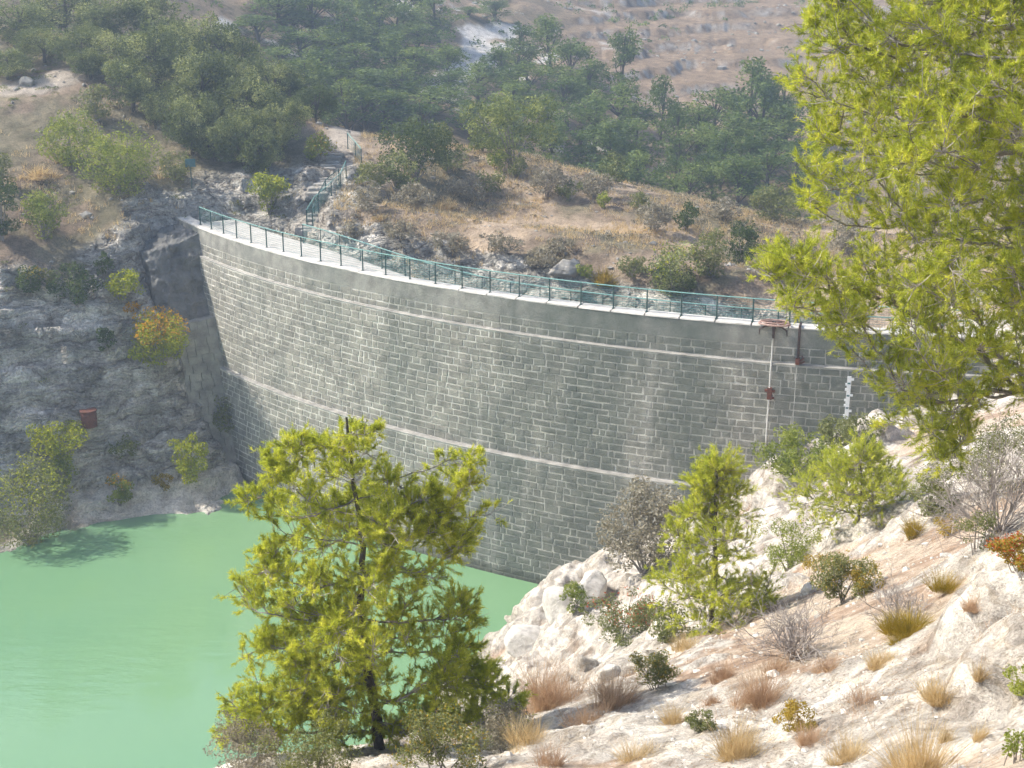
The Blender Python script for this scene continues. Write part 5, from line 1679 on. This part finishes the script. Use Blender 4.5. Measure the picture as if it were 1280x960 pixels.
patch_r = np.random.default_rng(515)
for (px, py, w, h, mt, lab) in (
    (735, 905, 80, 44, 'pinkdry', 'dry brown grass patch right beside the shaded edge near the pine'),
    (840, 905, 60, 40, 'straw', 'pale straw patch left of the small olive cushion'),
    (1040, 838, 70, 34, 'pinkdry', 'reddish grass patch right of the leafless bush'),
    (1012, 930, 60, 40, 'pinkdry', 'pinkish grass just below the yellow-green cushion shrub'),
    (1060, 950, 70, 44, 'straw', 'straw patch at the bottom left of the large golden clump'),
    (1105, 830, 60, 34, 'straw', 'thin straw patch directly below the golden broom'),
    (1215, 780, 46, 34, 'pinkdry', 'dry stems at the foot of the right edge rock'),
    (905, 850, 50, 40, 'pinkdry', 'dry pink grass behind the low reddish cushion'),
    (1190, 740, 60, 36, 'golden', 'yellow dry tuft on the slope right of the golden broom'),
    (660, 930, 80, 60, 'straw', 'straw grass at the bottom beside the pine foot shrubs')):
    put('tuft', lab, px, py, w, h, mt, n=380, width=0.0034, **B)

# ------------------------------------------------------------------ boulders
def ico(sub):
    import bmesh
    bm = bmesh.new(); bmesh.ops.create_icosphere(bm, subdivisions=sub, radius=1.0)
    V = np.array([v.co[:] for v in bm.verts]); F = np.array([[v.index for v in f.verts] for f in bm.faces]); bm.free()
    return V, F
ICO4, ICO1 = ico(4), ico(1)
def rock(label, px, py, w, h, d, mat, seed, which='B', sink=0.3, y0=None, y1=None, name='rock_outcrop', cat='rock'):
    r = np.random.default_rng(seed)
    g = on_ground(px, py, which, y0, y1); k = depth_of(g) / FPX
    V = ICO4[0].copy()
    for _ in range(16):
        n_ = rand_dirs(r, 1)[0]; lim = r.uniform(0.55, 0.9)
        dd = V @ n_
        V = V - np.maximum(dd - lim, 0)[:, None] * n_ * 0.92
    V = V * (1 + 0.10 * fbm(V * 1.8 + seed, 4, seed, 0.55, True) + 0.05 * fbm(V * 6 + seed, 4, seed + 3, 0.6, True))[:, None]
    V = V * np.array([w * k / 2, d * k / 2, h * k * (0.5 + sink)]) / 0.82
    V[:, 2] += h * k * (0.5 - sink)
    a = r.uniform(-0.5, 0.5); c_, s_ = math.cos(a), math.sin(a)
    V = V @ np.array([[c_, s_, 0], [-s_, c_, 0], [0, 0, 1]])
    o = link(name, mesh_from(name, V, ICO4[1], M[mat], True), loc=tuple(g))
    return tag(o, label, cat)
rock('jagged white rock at the foot of the dam, nearest the water', 700, 764, 44, 30, 44, 'whiterock', 1, y0=45)
rock('small white rock wedged above the jagged rock at the dam foot', 742, 742, 40, 24, 40, 'whiterock', 2, y0=45)
rock('low pale rock shoulder at the water edge below the jagged rock', 662, 808, 50, 24, 44, 'whiterock', 3, y0=38)
rock('pointed white rock under the lower branches of the big pine', 1068, 588, 56, 32, 50, 'whiterock', 6, y0=40)
rock('small angular white stone on the slope behind the golden broom', 1010, 742, 20, 12, 16, 'whiterock', 7, y0=20)
rock('small pale stone at the left edge of the near slope', 762, 850, 26, 14, 20, 'whiterock', 10)
rock('grey boulder on the rocky edge just above the dam railing', 706, 342, 34, 16, 26, 'greyrock', 11, 'A', y0=66, y1=112)
rock('small pale rock on the dirt patch at the upper left', 34, 106, 18, 9, 12, 'greyrock', 14, 'A', y0=66, y1=112)

# ------------------------------------------------------------------ uncounted ground cover
def scatter(n, x0, x1, y0, y1, zf, accept, seed):
    r = np.random.default_rng(seed)
    x, y = r.uniform(x0, x1, n), r.uniform(y0, y1, n)
    z = zf(x, y)
    k = accept(x, y, z, r)
    return np.stack([x, y, z], -1)[k], r
def spur_ok(x, y, z, r):
    rho_ = np.hypot(x - DC[0], y - DC[1])
    nn_ = fbm(xyz(x, y) * 0.25, 3, 77)
    dp = polyline_dist(x, y, path_pts)
    return ((rho_ < DR - 5.5) | (x < -20)) & (nn_ + r.uniform(-0.4, 0.4, len(x)) > np.where(x < -13, 0.38, -0.05)) & (z > -2.5) & (dp > 1.3)
P, r = scatter(15000, -46, 34, 74, 106, zA, spur_ok, 61)
m = 9
b0 = np.repeat(P, m, 0); n_ = len(b0)
b0 = b0 + r.normal(0, 0.13, (n_, 3)) * np.array([1, 1, 0]); 
dv = unit(r.normal(0, 0.45, (n_, 3)) + np.array([0, 0, 1.0]))
tip = b0 + dv * r.uniform(0.15, 0.42, (n_, 1)); sd = unit(np.cross(dv, rand_dirs(r, n_))) * 0.022
V = np.stack([b0 - sd - [0, 0, 0.03], b0 + sd - [0, 0, 0.03], tip], 1).reshape(-1, 3)
o = link('grass', mesh_from('grass', V, np.arange(n_ * 3).reshape(-1, 3), M['straw']), kind='stuff')
tag(o, 'short dry straw grass over the spur and left slope', 'grass')

def scrub_mesh(P, r, size, leaf, per, flat=0.6):
    k = len(P)
    s = size * r.uniform(0.5, 1.4, k)
    d = rand_dirs(r, k * per); d[:, 2] = np.abs(d[:, 2]) * flat
    Q = np.repeat(P, per, 0) + d * (np.repeat(s, per) * r.uniform(0.5, 1, k * per))[:, None]
    return leaf_quads(Q, leaf, r)
P, r = scatter(4200, -46, 34, 74, 108, zA, lambda x, y, z, r: spur_ok(x, y, z, r) & (fbm(xyz(x, y) * 0.2 + 9, 3, 88) > 0.0), 62)
V, F = scrub_mesh(P, r, 0.5, 0.14, 44)
o = link('undergrowth', mesh_from('undergrowth', V, F, M['grey']), kind='stuff')
tag(o, 'low grey scrub scattered over the dry slopes', 'scrub')
P, r = scatter(1900, -48, 34, 66, 100, zA, lambda x, y, z, r: ((x < -13.5) & (z > WATER_Z + 1.5) & (fbm(xyz(x, y) * 0.3 + 5, 3, 98) > 0.12)) , 63)
V, F = scrub_mesh(P, r, 0.36, 0.11, 40)
o = link('undergrowth', mesh_from('undergrowth', V, F, M['greygreen']), kind='stuff')
tag(o, 'small dusty plants dotting the left bank', 'scrub')
P, r = scatter(1500, -70, 70, 112, 240, zA, lambda x, y, z, r: (fbm(xyz(x, y) * 0.07 + 2, 3, 108) > np.where((y > 165) & (x > 4), 0.15, -0.15)), 64)
V, F = scrub_mesh(P, r, 1.0, 0.32, 40, 0.8)
o = link('undergrowth', mesh_from('undergrowth', V, F, M['far_pine']), kind='stuff')
tag(o, 'hazy low scrub between the far pines and along the terraces', 'scrub')
# stones lying about
def stones(P, r, size, mat, name, label):
    V0, F0 = ICO1
    k = len(P)
    s = size * np.exp(r.normal(0, 0.5, k))
    V = P[:, None] + V0[None] * (s[:, None, None] * r.uniform(0.6, 1.2, (k, 1, 3)) * np.array([1, 1, 0.65])) * r.uniform(0.75, 1.2, (k, len(V0), 1))
    F = (np.arange(k)[:, None, None] * len(V0) + F0[None]).reshape(-1, 3)
    o = link(name, mesh_from(name, V.reshape(-1, 3), F, M[mat]), kind='stuff')
    tag(o, label, 'gravel')
P, r = scatter(6500, -4, 12, 9, 34, zB, lambda x, y, z, r: r.uniform(size=len(x)) < 0.35 + 0.5 * (fbm(xyz(x, y) * 0.7, 2, 70) > 0), 65)
stones(P, r, 0.022, 'whiterock', 'gravel', 'loose white limestone gravel on the near slope')
P, r = scatter(2500, -46, 34, 68, 104, zA, lambda x, y, z, r: (((x < -13) | (np.hypot(x - DC[0], y - DC[1]) < DR - 5.2))) & (fbm(xyz(x, y) * 0.3, 2, 74) > 0.05), 66)
stones(P, r, 0.10, 'greyrock', 'rubble', 'grey stones strewn over the spur and left bank')
P, r = scatter(2500, -30, 60, 150, 240, zA, lambda x, y, z, r: fbm(xyz(x * 0.5, y * 2) * 0.1, 3, 79) > 0.15, 67)
stones(P, r, 0.20, 'greyrock', 'rubble', 'pale stones of the old terrace walls on the far hillside')
P, r = scatter(900, -4, 12, 9, 40, zB, lambda x, y, z, r: fbm(xyz(x, y) * 0.6 + 3, 2, 171) > 0.05, 69)
stones(P, r, 0.055, 'whiterock', 'rubble', 'broken limestone pieces lying on the near slope')
P, r = scatter(60000, -4, 12, 9, 36, zB, lambda x, y, z, r: fbm(xyz(x, y) * 0.55 + 11, 3, 173) + r.uniform(-0.25, 0.25, len(x)) > 0.22, 72)
V, F = leaf_quads(P + np.array([0, 0, 0.012]), 0.035, r, 0.4, 0.0)
V[:, 2] = np.repeat(P[:, 2], 4) + (V[:, 2] - np.repeat(P[:, 2], 4)) * 0.45
o = link('litter', mesh_from('litter', V, F, M['litter']), kind='stuff')
tag(o, 'brown leaf and needle litter on the near slope', 'litter')
# thin dead grass stalks on the near slope
P, r = scatter(5200, -3, 12, 9, 34, zB, lambda x, y, z, r: fbm(xyz(x, y) * 0.8 + 4, 3, 83) > 0.12, 68)
m = 5; b0 = np.repeat(P, m, 0); n_ = len(b0); b0 = b0 + r.normal(0, 0.05, (n_, 3)) * np.array([1, 1, 0])
dv = unit(r.normal(0, 0.5, (n_, 3)) + np.array([0, 0, 1.0])); tip = b0 + dv * r.uniform(0.05, 0.22, (n_, 1)); sd = unit(np.cross(dv, rand_dirs(r, n_))) * 0.0028
V = np.stack([b0 - sd - [0, 0, 0.02], b0 + sd - [0, 0, 0.02], tip], 1).reshape(-1, 3)
o = link('grass', mesh_from('grass', V, np.arange(n_ * 3).reshape(-1, 3), M['pinkdry']), kind='stuff')
tag(o, 'sparse dead grass stalks on the near slope', 'grass')

# ------------------------------------------------------------------ air
hm, nt, out = newmat('pale_summer_haze')
pv = nd(nt, 'ShaderNodeVolumePrincipled')
pv.inputs['Color'].default_value = (0.60, 0.77, 1.0, 1)
pv.inputs['Density'].default_value = 0.0014
pv.inputs['Anisotropy'].default_value = 0.3
nt.links.new(pv.outputs[0], out.inputs['Volume'])
a = Acc(); a.box((0, 200, 23), EYE, (230, 260, 46))
haze = link('haze', a.mesh('haze', hm), kind='stuff')
haze['label'] = 'pale blue summer haze in the valley air'
